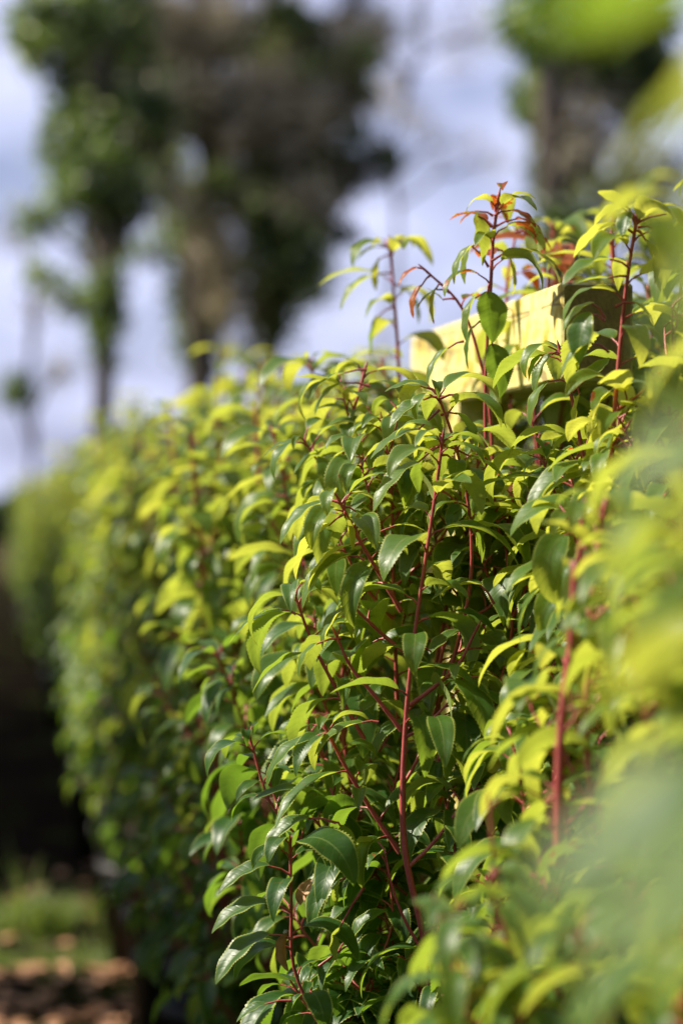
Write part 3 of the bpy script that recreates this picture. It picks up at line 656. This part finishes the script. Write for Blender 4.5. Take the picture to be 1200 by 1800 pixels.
h2 = at(880, 900, 2.66)
shoots2 = [
    dict(p=[(900, 1300), (860, 900), (852, 700), (862, 500), (866, 420), (875, 352)], Y=2.56, root=True, k=44, leaf0=.93, r=(.0045, .0022), red=.5, size=.78, sp=.014, sides=True, side=dict(sp=.04, f0=.3, f1=.6, lmax=.14)),
    dict(p=[(870, 900), (845, 640), (800, 525), (750, 478)], Y=2.60, leaf0=.8, red=.45, sp=.014, size=.75),
    dict(p=[(900, 900), (895, 620), (890, 500), (908, 402)], Y=2.90, leaf0=.4, red=.35, sp=.015, r=(.003, .002), size=.8),
    dict(p=[(930, 1200), (950, 900), (940, 760), (930, 730)], Y=2.60, root=True, sides=True, k=34, leaf0=.3, side=dict(sp=.034, f0=.3, f1=.95, lmax=.16), lod=MID),
    dict(p=[(1040, 900), (1020, 780), (1004, 700), (984, 620)], Y=2.40, leaf0=.85, r=(.003, .0022), red=.05),
    dict(p=[(1040, 1300), (1040, 1000), (1010, 820), (1040, 730)], Y=2.46, root=True, sides=True, k=34, leaf0=.3, side=dict(sp=.034, f0=.3, f1=.95, lmax=.16), tint=(.4, 1)),
    dict(p=[(850, 1300), (900, 1100), (890, 950), (905, 850)], Y=2.50, leaf0=.1, sides=True, side=dict(sp=.034, f0=.2, lmax=.15), k=30),
    dict(p=[(940, 1300), (960, 1000), (980, 900), (950, 800)], Y=2.44, leaf0=.1, sides=True, side=dict(sp=.034, f0=.2, lmax=.15), k=30, lod=MID),
    dict(p=[(950, 900), (940, 640), (960, 520), (965, 440)], Y=2.80, leaf0=.5, red=.25, sp=.018, sides=True, side=dict(sp=.04, f0=.5, f1=.8, lmax=.1), lod=MID),
]
hero('laurel_shrub', (h2[0], 2.72), 2.6, shoots2, 12, 'laurel shrub whose tall tip has orange and red scorched leaves above the timber rail', EX2)

h3 = at(1110, 900, 2.3)
shoots3 = [
    dict(p=[(1060, 1200), (1070, 850), (1088, 620), (1100, 500), (1118, 385)], Y=2.28, root=True, k=40, leaf0=.6, tint=(.6, 1), r=(.0045, .0024), sides=True, side=dict(sp=.036, f0=.3, f1=.9, lmax=.15), lod=HI),
    dict(p=[(1100, 1300), (1160, 900), (1180, 650), (1200, 450)], Y=2.26, root=True, k=36, leaf0=.5, tint=(.6, 1), sides=True, side=dict(sp=.036, f0=.3, f1=.95, lmax=.16), lod=MID),
    dict(p=[(1050, 1400), (1010, 1150), (1040, 980), (1060, 880)], Y=2.25, root=True, k=34, leaf0=.4, tint=(.4, 1), sides=True, side=dict(sp=.036, f0=.3, f1=.95, lmax=.14), lod=MID),
    dict(p=[(1160, 1300), (1120, 1150), (1130, 900), (1150, 760)], Y=2.3, root=True, k=34, leaf0=.4, tint=(.4, 1), sides=True, side=dict(sp=.036, f0=.3, f1=.95, lmax=.16), lod=MID),
    dict(p=[(1040, 1800), (980, 1600), (930, 1450), (900, 1300)], Y=2.22, root=True, k=34, leaf0=.3, tint=(.3, .9), sides=True, side=dict(sp=.036, f0=.3, f1=.95, lmax=.16), lod=MID),
    dict(p=[(1050, 2000), (980, 1850), (900, 1700), (860, 1560)], Y=2.24, root=True, k=34, leaf0=.3, tint=(.3, .9), sides=True, side=dict(sp=.036, f0=.3, f1=.95, lmax=.16), lod=MID),
]
hero('laurel_shrub', (h3[0] + .02, 2.25), 2.3, shoots3, 13, 'pale green laurel shrub just right of the cut end of the timber rail', EX3)

h5 = at(990, 900, 1.9)
sd5 = dict(sp=.036, f0=.35, f1=.95, lmax=.13)
shoots5 = [
    dict(p=[(985, 1900), (980, 1480), (988, 1250), (1004, 1120), (1010, 1010)], root=True, k=34, leaf0=.75, r=(.0055, .003), sides=True, side=sd5),
    dict(p=[(1010, 1900), (1040, 1500), (1030, 1250), (1040, 1050), (1060, 900)], root=True, k=34, leaf0=.5, r=(.005, .0026), sides=True, side=sd5, Y=1.95),
    dict(p=[(1000, 1900), (1000, 1500), (985, 1300), (1010, 1050), (1025, 900)], root=True, k=34, leaf0=.7, r=(.005, .0026), sides=True, side=sd5, Y=2.0),
    dict(p=[(1060, 1900), (1120, 1500), (1130, 1200), (1110, 1000)], root=True, k=34, leaf0=.4, sides=True, side=sd5, Y=1.85),
    dict(p=[(960, 2000), (930, 1750), (880, 1600), (860, 1420)], root=True, k=34, leaf0=.4, sides=True, side=sd5, Y=1.85),
    dict(p=[(960, 2200), (900, 1950), (810, 1750), (770, 1600)], root=True, k=34, leaf0=.4, sides=True, side=sd5, Y=1.75)]
for d_ in shoots5: d_.update(lod=MID, tint=(.45, 1))
hero('laurel_shrub', (h5[0] + .01, 1.88), 1.9, shoots5, 15, 'blurred laurel shrub with clustered pink red stems, in front of the pale shrub')

h4 = at(690, 900, 2.98)
shoots4 = [
    dict(p=[(720, 1100), (705, 800), (700, 640), (694, 540), (684, 432)], Y=2.98, root=True, k=40, leaf0=.62, r=(.0045, .0026), tint=(.3, .8), lod=MID, sp=.024, sides=True, side=dict(sp=.045, f0=.3, f1=.6, lmax=.15)),
    dict(p=[(640, 1100), (600, 800), (560, 700), (545, 640)], Y=3.0, root=True, k=34, leaf0=.3, lod=MID, sides=True, side=dict(sp=.038, f0=.25, f1=.95, lmax=.18)),
    dict(p=[(560, 1300), (520, 1000), (500, 850), (480, 760)], Y=2.95, root=True, k=34, leaf0=.3, lod=MID, sides=True, side=dict(sp=.038, f0=.25, f1=.95, lmax=.18)),
    dict(p=[(640, 1300), (700, 1000), (740, 850), (700, 740), (672, 640)], Y=3.0, root=True, k=34, leaf0=.3, lod=MID, sides=True, side=dict(sp=.038, f0=.25, f1=.95, lmax=.18)),
    dict(p=[(560, 1500), (480, 1400), (420, 1250), (380, 1150)], Y=2.9, root=True, k=34, leaf0=.3, lod=MID, tint=(.05, .5), sides=True, side=dict(sp=.04, f0=.25, f1=.95, lmax=.15)),
    dict(p=[(600, 1800), (500, 1650), (440, 1550), (420, 1450)], Y=2.9, root=True, k=34, leaf0=.2, lod=MID, tint=(.05, .5), sides=True, side=dict(sp=.04, f0=.25, f1=.95, lmax=.15)),
]
hero('laurel_shrub', (h4[0] - .01, 3.0), 2.98, shoots4, 14, 'green laurel shrub with one shoot rising against the sky, left of the scorched tip', EX4)

# ------------------------------------------------------------------ the row receding behind
def rowx(Y, x0=.43): return x0 - .1459 * Y + (.07 * min(max((Y - 4.8) / .6, 0), 1) if x0 < .5 else 0)
LAB = {
    3.42: 'laurel shrub between the sharp red-stemmed one and the one with two pinkish stems',
    3.86: 'softly blurred laurel shrub directly behind the shoot against the sky, dense yellow green top',
    4.30: 'laurel shrub just right of the one with the pinkish brown upright stem',
    4.75: 'blurred laurel shrub with a long pinkish brown upright stem, black pot below it'}
protos = []
for k, (Yp, x_off) in enumerate([(3.42, .0), (3.86, .02), (4.30, .02), (4.75, .0)]):
    r = generic_plant(rowx(Yp) + x_off, Yp, 40 + k, MID if k < 2 else (10, 4), nl=6, top=(1.25, [1.34, 1.37, 1.43, 1.48][k]), spread=.17, side=dict(lmax=.22, sp=.036, f0=.07 if k < 3 else .22, elev=(.3, 1.0)), sp=.017, tint=(.2, .85), red=0, cull='far')
    tag(r, LAB[Yp], 'shrub', GROUP); protos.append(r)
rg = np.random.default_rng(8); Yp = 5.2; idx = 0
while Yp < 21:
    c = copy_tree(protos[1 + idx % 3]); c.location = (rowx(Yp) + rg.uniform(-.10, .06), Yp, 0); c.rotation_euler = (0, 0, rg.uniform(0, 6.28)); sc = rg.uniform(.93, 1.06); c.scale = (sc, sc, sc * rg.uniform(.9, 1.1) * (1 - .20 * min(max((Yp - 9) / 12, 0), 1)))
    if idx == 0: lb = 'blurred laurel shrub directly behind the one with the pinkish brown stem'
    elif idx == 1: lb = 'second blurred laurel shrub behind the pinkish brown stem, nearer the path'
    else: lb = 'heavily blurred bright green laurel shrub at the far left end of the receding row'
    tag(c, lb, 'shrub', GROUP if idx < 2 else 'far laurel shrubs melting together at the end of the row'); Yp += .46 + (.0 if Yp < 9 else .15); idx += 1
# second line of shrubs on the right of the rail
for k, (Yp, xo) in enumerate([(2.75, .84), (3.25, .84), (3.8, .84), (4.4, .83), (5.0, .82), (5.7, .80), (6.4, .8)]):
    c = copy_tree(protos[(k + 2) % 4]); c.location = (rowx(Yp, xo), Yp, 0); c.rotation_euler = (0, 0, rg.uniform(0, 6.28)); c.scale = (1, 1, [1.08, 1.06, 1.08, 1.06, 1.04, 1.02, 1.0][k])
    tag(c, 'yellow green laurel shrub right of the timber rail, behind the pale shrub' if k == 0 else 'laurel shrub hidden deep in the second line behind the timber rail', 'shrub', 'laurel shrubs of the second line behind the rail')
# unseen shrubs added across the path, left of the picture, to shade it
for k, Yp in enumerate([2.2, 2.7, 3.2, 3.7, 4.05, 4.35, 4.65, 4.95, 5.25, 5.95, 7.72, 7.98, 8.25, 8.5, 8.8, 9.1, 9.4, 9.7, 10.0, 10.3, 10.6, 10.9, 11.3, 11.7, 12.1, 12.5, 12.9, 13.5, 14.1, 14.8, 15.5, 16.2, 16.9, 17.7, 18.5, 19.4, 20.3, 21.3, 22.4, 23.6, 24.9, 26.3, 27.8, 29.4]):
    c = copy_tree(protos[k % 4]); c.location = (-.1459 * Yp - 1.15 + rg.uniform(-.06, .06), Yp, 0); c.rotation_euler = (0, 0, rg.uniform(0, 6.28)); c.scale = (1.2, 1.2, .8 if Yp < 2.6 else 1.1 if Yp < 3.3 else 1.4 if Yp < 4 else 1.72)
    tag(c, 'unseen laurel shrub added across the path on the left to cast shade', 'shrub', 'laurel shrubs added across the path for shade')

# ------------------------------------------------------------------ near plants, right of the camera
near = [(1.50, 1330, 22, (1.25, 1.42), 'strongly blurred laurel shrub close to the camera at the right edge', .14),
        (1.12, 1640, 23, (1.3, 1.5), 'very blurred laurel shrub nearer the camera, leaves spread over the right edge', .17),
        (.72, 2000, 24, (1.3, 1.55), 'nearest laurel shrub, only huge soft smears of leaves at the right side', .16)]
for (Yp, pxx, seed, top, lab, spd) in near:
    p_ = at(pxx, 900, Yp)
    r = generic_plant(p_[0], Yp, seed, MID, nl=5, top=top, spread=spd, cull='near', side=dict(lmax=.2, sp=.05), tint=(.35, 1), sp=.024)
    tag(r, lab, 'shrub', GROUP)

    if Yp == .72:
        # long shoot leaning past the lens, its leaves reach into the right side of the picture
        o = tuple(r.location); rn = np.random.default_rng(77); k_ = 40
        ln = smooth_line([np.array([o[0], o[1], POTH - .03])] + [at(px, py, .66) for px, py in ((1640, 1500), (1520, 900), (1500, 300), (1470, -180))], k_)
        gs = Geo(); gf = Geo(); tubes(gs, ln, np.linspace(.005, .0025, k_), 8)
        EXN = [((1480,-120),(1430,-90),(900,60),.52,0,.7,.17,.7,0,0), ((1480,-40),(1440,-20),(1010,30),.66,.03,.7,.22,.3,.35,0), ((1480,-160),(1420,-170),(1050,20),.70,.05,.8,.22,.5,.2,0), ((1500,120),(1400,110),(1090,330),.70,.02,1.0,.2,-.3,.6,0),
               ((1500,420),(1420,400),(1170,640),.72,.02,1.1,.2,-.6,.8,0), ((1510,640),(1450,650),(1110,900),.70,.0,.9,.19,-.5,.9,0), ((1510,860),(1440,850),(1090,1090),.72,.03,.9,.22,-.3,.6,0), ((1530,1060),(1450,1090),(1060,1270),.74,.03,.8,.2,.4,.85,0),
               ((1590,1290),(1500,1330),(900,1690),.58,.02,.7,.2,-.9,.3,0), ((1620,1420),(1500,1500),(1010,1800),.62,.03,.6,.2,-.8,.5,0), ((1560,1200),(1480,1250),(1130,1560),.68,.02,.8,.2,.3,.6,0), ((1500,250),(1430,240),(1240,560),.74,.05,.7,.22,.4,.5,0)]
        le = explicit(EXN, rn); petioles(gs, le, .0012); leaf_mesh(gf, le, *MID)
        st = gs.build('stem', STEM, r, o); gf.build('foliage', LEAF, st, o)

# ------------------------------------------------------------------ dead leaves caught in the focused shrub
for (px, py, Y, L_, el, az, lab) in [(528, 1592, 2.39, .030, 1.4, .6, 'curled brown dead leaf caught beside the thin stem at the bottom, upper one'),
                                     (505, 1640, 2.385, .040, -1.2, 2.8, 'broad brown dead leaf hanging at the bottom of the thin stem, lower one')]:
    b = at(px, py, Y); g = Geo()
    lv = dict(B=np.zeros((1, 3)), D=np.array([[cos(az) * cos(el), sin(az) * cos(el), sin(el)]]), L=np.array([L_]), W=np.array([L_ * .3]), droop=np.array([.8]), fold=np.array([.9]), roll=np.array([.6]), yaw=np.array([.4]), ph=np.array([.3]), tint=np.array([.5]), red=np.array([0.]))
    leaf_mesh(g, lv, 20, 4, False); o = g.build('dead_leaf', DEAD); o.location = tuple(b); tag(o, lab, 'dead leaf', 'dead leaves caught in the shrub')

# ------------------------------------------------------------------ trees
def rand_ell(rng, n, c, r, shell=.0):
    v = nrm(rng.normal(size=(n, 3))); q = rng.random(n) ** (1 / 3.)
    q = shell + (1 - shell) * q; return c + v * q[:, None] * r
def cards(g, P, rng, size, tlo, thi, off=0, mi=0):
    n = len(P); nn = nrm(rng.normal(size=(n, 3)) + np.array([-.2, 0, .5])); a = nrm(np.cross(nn, rng.normal(size=(n, 3)))); b = np.cross(nn, a)
    s = size * rng.uniform(.55, 1.3, n)[:, None]
    V = np.stack([P - a * s, P + b * s * .45 - nn * s * .12, P + a * s * 1.1, P - b * s * .45 - nn * s * .12], 1)
    t = np.clip(rng.uniform(tlo, thi, n) + off, 0, 1); T = np.repeat(np.stack([t, t, t], -1), 4, 0)
    F = np.arange(n * 4).reshape(n, 4); g.add(V, F, T=T, m=mi)
def limb(g, a, b, r0, r1, rng, k=9, wob=.05):
    t = np.linspace(0, 1, k)[:, None]; L_ = np.linalg.norm(b - a); P = a + (b - a) * t + rng.normal(0, wob * L_, (k, 3)) * np.sin(pi * t) * .5
    P[:, 2] += (np.sin(pi * t[:, 0]) * .06 * L_); tubes(g, P, np.linspace(r0, r1, k), 7); return P
def tree(name, base_px, Y, trunks, clumps, seed, label, extra=()):
    rng = np.random.default_rng(seed); bx = at(base_px, 900, Y)[0]; o = (bx, Y, 0); root = empty(name, o); m_px = Y / FPX
    g = Geo(); tops = []
    for (pts, r0, r1) in trunks:
        c = [at(p[0], p[1], Y + (p[2] if len(p) > 2 else 0)) for p in pts]; c = [np.array([c[0][0], c[0][1], -.05])] + c
        ln = smooth_line(c, 30); ln[1:-1] += rng.normal(0, .012, (28, 3)); tubes(g, ln, np.linspace(r0, r1, 30), 12); tops.append(ln)
    clumps = list(clumps) + [(rng.uniform(*b[0]), rng.uniform(*b[1]), rng.uniform(20, 38), rng.uniform(18, 34), 430, rng.choice(['twig', 'twig', 'ivy']) if b[3] else 'ivy', *((.55, 1.) if rng.random() < .6 else (-.2, .1))) for b in extra for _ in range(b[2])]
    allp = np.concatenate(tops); tr = g.build('trunk', BARK, root, o)
    gi, gt = Geo(), Geo()
    for (px, py, rx, ry, n, kind, lo, hi) in clumps:
        n = int(n * .34); lo += .27; hi = min(hi + .32, 1)
        dY = rng.uniform(-.6, .6); c = at(px, py, Y + dY); r = np.array([rx * m_px, max(rx, ry) * m_px * .45, ry * m_px])
        cand = allp[allp[:, 2] < c[2] + .1]; cand = cand if len(cand) else allp
        s = cand[np.argmin(np.linalg.norm(cand - c - np.array([0, 0, -.5]), axis=1))]
        gl = Geo(); P = limb(gl, s, c, .03, .012, rng)
        ns = max(5, int(n / 32)); ends = rand_ell(rng, ns, c, r * .95, .1)
        st = P[rng.integers(4, 9, ns)]
        t = np.linspace(0, 1, 6)[None, :, None]; Q = st[:, None] + (ends - st)[:, None] * t + rng.normal(0, .03, (ns, 6, 3)); Q[:, 0] = st
        tubes(gl, Q, np.repeat(np.linspace(.010, .003, 6)[None], ns, 0), 5)
        gl.build('limb', BARK, tr, o)
        # leaves gather in clusters round the twigs, so gaps remain
        cc = Q[rng.integers(0, ns, n), rng.integers(3, 6, n)] * 0
        ci = rng.integers(0, ns, n); dt = rng.normal(0, .42, ns)[ci]
        cc = Q[ci, rng.integers(4, 6, n)] + rng.normal(0, .07, (n, 3))
        free = rng.random(n) < .12; cc[free] = rand_ell(rng, free.sum(), c, r)
        if kind == 'ivy': cards(gi, cc, rng, .058, lo, hi, dt)
        else:
            cards(gt, cc[: n // 2], rng, .038, lo, hi, dt[: n // 2])
            m = n // 2; a = cc[n // 2: n // 2 + m]; d = nrm(rng.normal(size=(len(a), 3)) + np.array([0, 0, .3])) * rng.uniform(.12, .35, (len(a), 1))
            tw = np.stack([a, a + d * .5 + rng.normal(0, .01, a.shape), a + d], 1); tt = np.clip(rng.uniform(lo, hi, len(a)) + dt[n // 2: n // 2 + m], 0, 1)
            tubes(gt, tw, np.repeat(np.array([[.006, .004, .002]]), len(a), 0), 3, T=np.repeat(np.stack([tt] * 3, -1)[:, None], 1, 1))
    if gi.n: gi.build('crown' if not gt.n else 'ivy', IVY, root, o, smooth=False)
    if gt.n: gt.build('crown', TWIGL, root, o, smooth=False)
    tag(root, label, 'tree', 'ivy-clad trees in the background'); return root

tree('ivy_tree', 182, 19.0, [([(180, 800), (185, 600), (178, 450), (190, 250), (170, 60), (180, -200)], .10, .05)],
     [(160, 120, 90, 90, 2600, 'ivy', .3, 1), (215, 210, 75, 80, 2400, 'ivy', .3, 1), (120, 260, 70, 80, 1800, 'ivy', .4, 1), (190, 310, 80, 60, 1500, 'ivy', .3, 1), (110, 350, 60, 30, 500, 'ivy', .3, 1),
      (190, 420, 40, 70, 1800, 'ivy', .0, .7), (190, 520, 26, 60, 1200, 'ivy', 0, .5), (183, 600, 20, 50, 500, 'ivy', 0, .4), (60, 60, 60, 60, 1200, 'ivy', .1, .9), (110, 20, 90, 60, 2200, 'ivy', .0, .7),
      (230, 60, 90, 80, 2400, 'twig', .1, .8), (75, 490, 40, 24, 160, 'ivy', .2, .8), (120, 520, 36, 26, 260, 'ivy', .3, .9), (200, -120, 200, 110, 4500, 'ivy', .1, .8)],
     31, 'slender tree with bright green ivy on the left, thin dark trunk against the sky', [((60, 260), (0, 400), 20, 0), ((200, 300), (60, 380), 12, 1)])
tree('ivy_tree', 350, 21.0, [([(345, 800), (350, 600), (345, 450), (370, 300), (350, 100), (370, -200)], .15, .07), ([(470, 800, .3), (475, 600, .3), (490, 450, .3), (505, 300, .3), (470, 100, .3), (500, -200, .3)], .13, .06)],
     [(340, 400, 52, 90, 4200, 'ivy', 0, .55), (350, 520, 48, 80, 3400, 'ivy', 0, .4), (350, 600, 30, 50, 1200, 'ivy', 0, .35), (490, 330, 90, 70, 3800, 'ivy', 0, .5), (500, 430, 80, 90, 4200, 'ivy', 0, .5), (470, 540, 48, 70, 2400, 'ivy', 0, .4),
      (570, 290, 50, 55, 1800, 'ivy', 0, .4), (290, 190, 60, 70, 2000, 'ivy', .1, .7), (300, 90, 90, 90, 3600, 'twig', .1, .8), (400, 60, 110, 90, 4600, 'twig', .0, .8), (420, 170, 90, 70, 3600, 'twig', .2, 1),
      (330, 190, 80, 50, 2600, 'twig', .3, 1), (500, 200, 80, 80, 3800, 'twig', .0, .7), (500, 90, 50, 60, 1700, 'ivy', 0, .4), (560, 200, 70, 50, 1800, 'twig', .1, .7), (440, 250, 70, 40, 1500, 'twig', .4, 1),
      (540, 370, 60, 60, 1600, 'twig', .2, .9), (430, 330, 40, 50, 900, 'twig', .3, 1), (600, 130, 50, 40, 500, 'twig', .2, .9), (400, -100, 220, 100, 7000, 'twig', .1, .8), (620, 310, 40, 30, 250, 'twig', .2, .8),
      (420, 600, 90, 40, 300, 'twig', .1, .6), (410, 480, 60, 110, 1900, 'twig', .1, .8), (300, 330, 70, 80, 900, 'ivy', .2, .9), (400, 300, 60, 60, 900, 'twig', .3, 1), (240, 250, 60, 60, 900, 'twig', .3, 1), (560, 520, 40, 60, 300, 'twig', .1, .7), (560, 100, 70, 80, 1300, 'twig', .2, .9), (620, 50, 60, 60, 500, 'twig', .2, .9), (260, 160, 60, 60, 700, 'twig', .3, 1), (180, 30, 80, 50, 500, 'twig', .2, .9), (540, 460, 50, 60, 800, 'ivy', 0, .6), (250, 440, 40, 40, 300, 'ivy', .1, .8)],
     32, 'large double-trunked tree smothered in dark ivy and brown twigs, centre left', [((240, 640), (0, 300), 34, 1), ((300, 600), (280, 520), 18, 1), ((560, 700), (20, 320), 10, 1)])
tree('bare_tree', 700, 27.0, [([(690, 900), (670, 600), (700, 420), (690, 250), (735, 100), (720, -200)], .045, .015)],
     [(720, 120, 130, 110, 700, 'twig', 0, .6), (660, 60, 90, 80, 420, 'twig', 0, .6), (760, 250, 90, 80, 350, 'twig', 0, .6), (850, 60, 90, 60, 500, 'twig', 0, .6), (680, 290, 60, 40, 120, 'twig', 0, .5), (760, -80, 160, 90, 900, 'twig', 0, .6), (850, 280, 60, 60, 220, 'twig', .1, .7)],
     33, 'thin bare tree with sparse fine twigs between the two ivy-covered groups')
tree('ivy_tree', 975, 17.0, [([(985, 900), (975, 600), (980, 400), (960, 250), (965, 100), (980, -200)], .13, .07)],
     [(960, 180, 40, 90, 2600, 'ivy', 0, .35), (985, 310, 44, 80, 2600, 'ivy', 0, .35), (990, 430, 40, 80, 1700, 'ivy', 0, .35), (1040, 110, 90, 60, 3600, 'ivy', 0, .4), (1130, 150, 80, 80, 4200, 'ivy', 0, .4), (1090, 30, 120, 70, 3600, 'ivy', 0, .5),
      (930, 60, 70, 60, 1600, 'ivy', 0, .6), (1040, 240, 40, 80, 1200, 'twig', .2, .9), (1150, 300, 60, 90, 1300, 'twig', .1, .7), (1060, 350, 50, 80, 900, 'ivy', .0, .6), (1000, -100, 200, 90, 5000, 'ivy', 0, .6), (1180, 430, 60, 90, 1300, 'ivy', .1, .7)],
     34, 'dark ivy-covered tree at the upper right behind the blurred green leaves')
tree('young_tree', 55, 24.0, [([(52, 900), (60, 760), (55, 600), (60, 480)], .04, .02)],
     [(22, 690, 26, 20, 500, 'ivy', 0, .4), (110, 655, 16, 18, 160, 'twig', 0, .4), (70, 540, 60, 40, 200, 'twig', 0, .5), (40, 420, 60, 60, 220, 'twig', 0, .5)],
     35, 'small sparse sapling with one dark clump of leaves at the far left')
# unseen tall hedges added beside and behind the photographer to block sky light
for (x0, x1, y0, y1, h_, lb) in [(1.55, 2.4, -4, 5.0, 4.2, 'tall dark evergreen hedge added right of the shrub rows, unseen, to block sky light'), (-4.5, 4, -5.4, -4.2, 4.0, 'tall dark evergreen hedge added behind the photographer, unseen, to block sky light'),
    (-7.4, -6.4, -5, 15, 4.3, 'long evergreen hedge added far left of the path, unseen, to block low sky light')]:
    g = Geo(); rg = np.random.default_rng(int(h_ * 10)); n = 15000
    P = np.stack([rg.uniform(x0, x1, n), rg.uniform(y0, y1, n), h_ * rg.random(n)], -1); cards(g, P, rg, .13, 0, .4)
    r = empty('hedge', ((x0 + x1) / 2, (y0 + y1) / 2, 0)); o = tuple(r.location); g.build('foliage', IVY, r, o, smooth=False)
    for q in range(6):
        f = (q + .5) / 6; b = np.array([(x0 + x1) / 2, y0 + (y1 - y0) * f, 0.]) if y1 - y0 > x1 - x0 else np.array([x0 + (x1 - x0) * f, (y0 + y1) / 2, 0.])
        g = Geo(); tubes(g, smooth_line([b, b + [.05, 0, h_ * .5], b + [0, .05, h_ * .9]], 10), np.linspace(.05, .015, 10), 8); g.build('trunk', BARK, r, o)
    tag(r, lb, 'hedge')
# unseen broad tree added right of and behind the photographer, cuts sky fill
bt = empty('sky_blocker_tree', (3.2, -1.5, 0)); rg = np.random.default_rng(64); g = Geo(); c0 = np.array([3.2, -1.5, 0])
tubes(g, smooth_line([c0, c0 + [.1, 0, 2], c0 + [0, .1, 4.5], c0 + [0, 0, 6.5]], 20), np.linspace(.22, .06, 20), 12); tr = g.build('trunk', BARK, bt, (3.2, -1.5, 0))
g = Geo()
for q in range(26):
    e = rand_ell(rg, 1, c0 + [-.6, .4, 5.6], np.array([3.6, 4.4, 1.3]), .4)[0]; P = limb(g, c0 + [0, 0, rg.uniform(3, 5.5)], e, .05, .01, rg)
g.build('limb', BARK, tr, (3.2, -1.5, 0)); g = Geo(); cards(g, rand_ell(rg, 17000, c0 + [-.6, .4, 5.7], np.array([4.0, 4.8, 1.7])), rg, .14, 0, .4); g.build('crown', IVY, bt, (3.2, -1.5, 0), smooth=False)
tag(bt, 'broad evergreen tree added unseen beside the photographer to block sky light', 'tree')
# far hedge on the horizon
g = Geo(); rg = np.random.default_rng(3); n = 26000
P = np.stack([rg.uniform(-22, 14, n), 62 + rg.uniform(-1, 1, n), 0 * np.arange(n)], -1); hh = 1.5 + .35 * np.sin(P[:, 0] * .9) + .2 * np.sin(P[:, 0] * 2.3 + 1); P[:, 2] = hh * rg.random(n) ** .7
cards(g, P, rg, .16, 0, .55); tag(g.build('hedge', IVY, smooth=False), 'low dark hedge along the horizon at the far end of the path', 'hedge', kind='stuff')
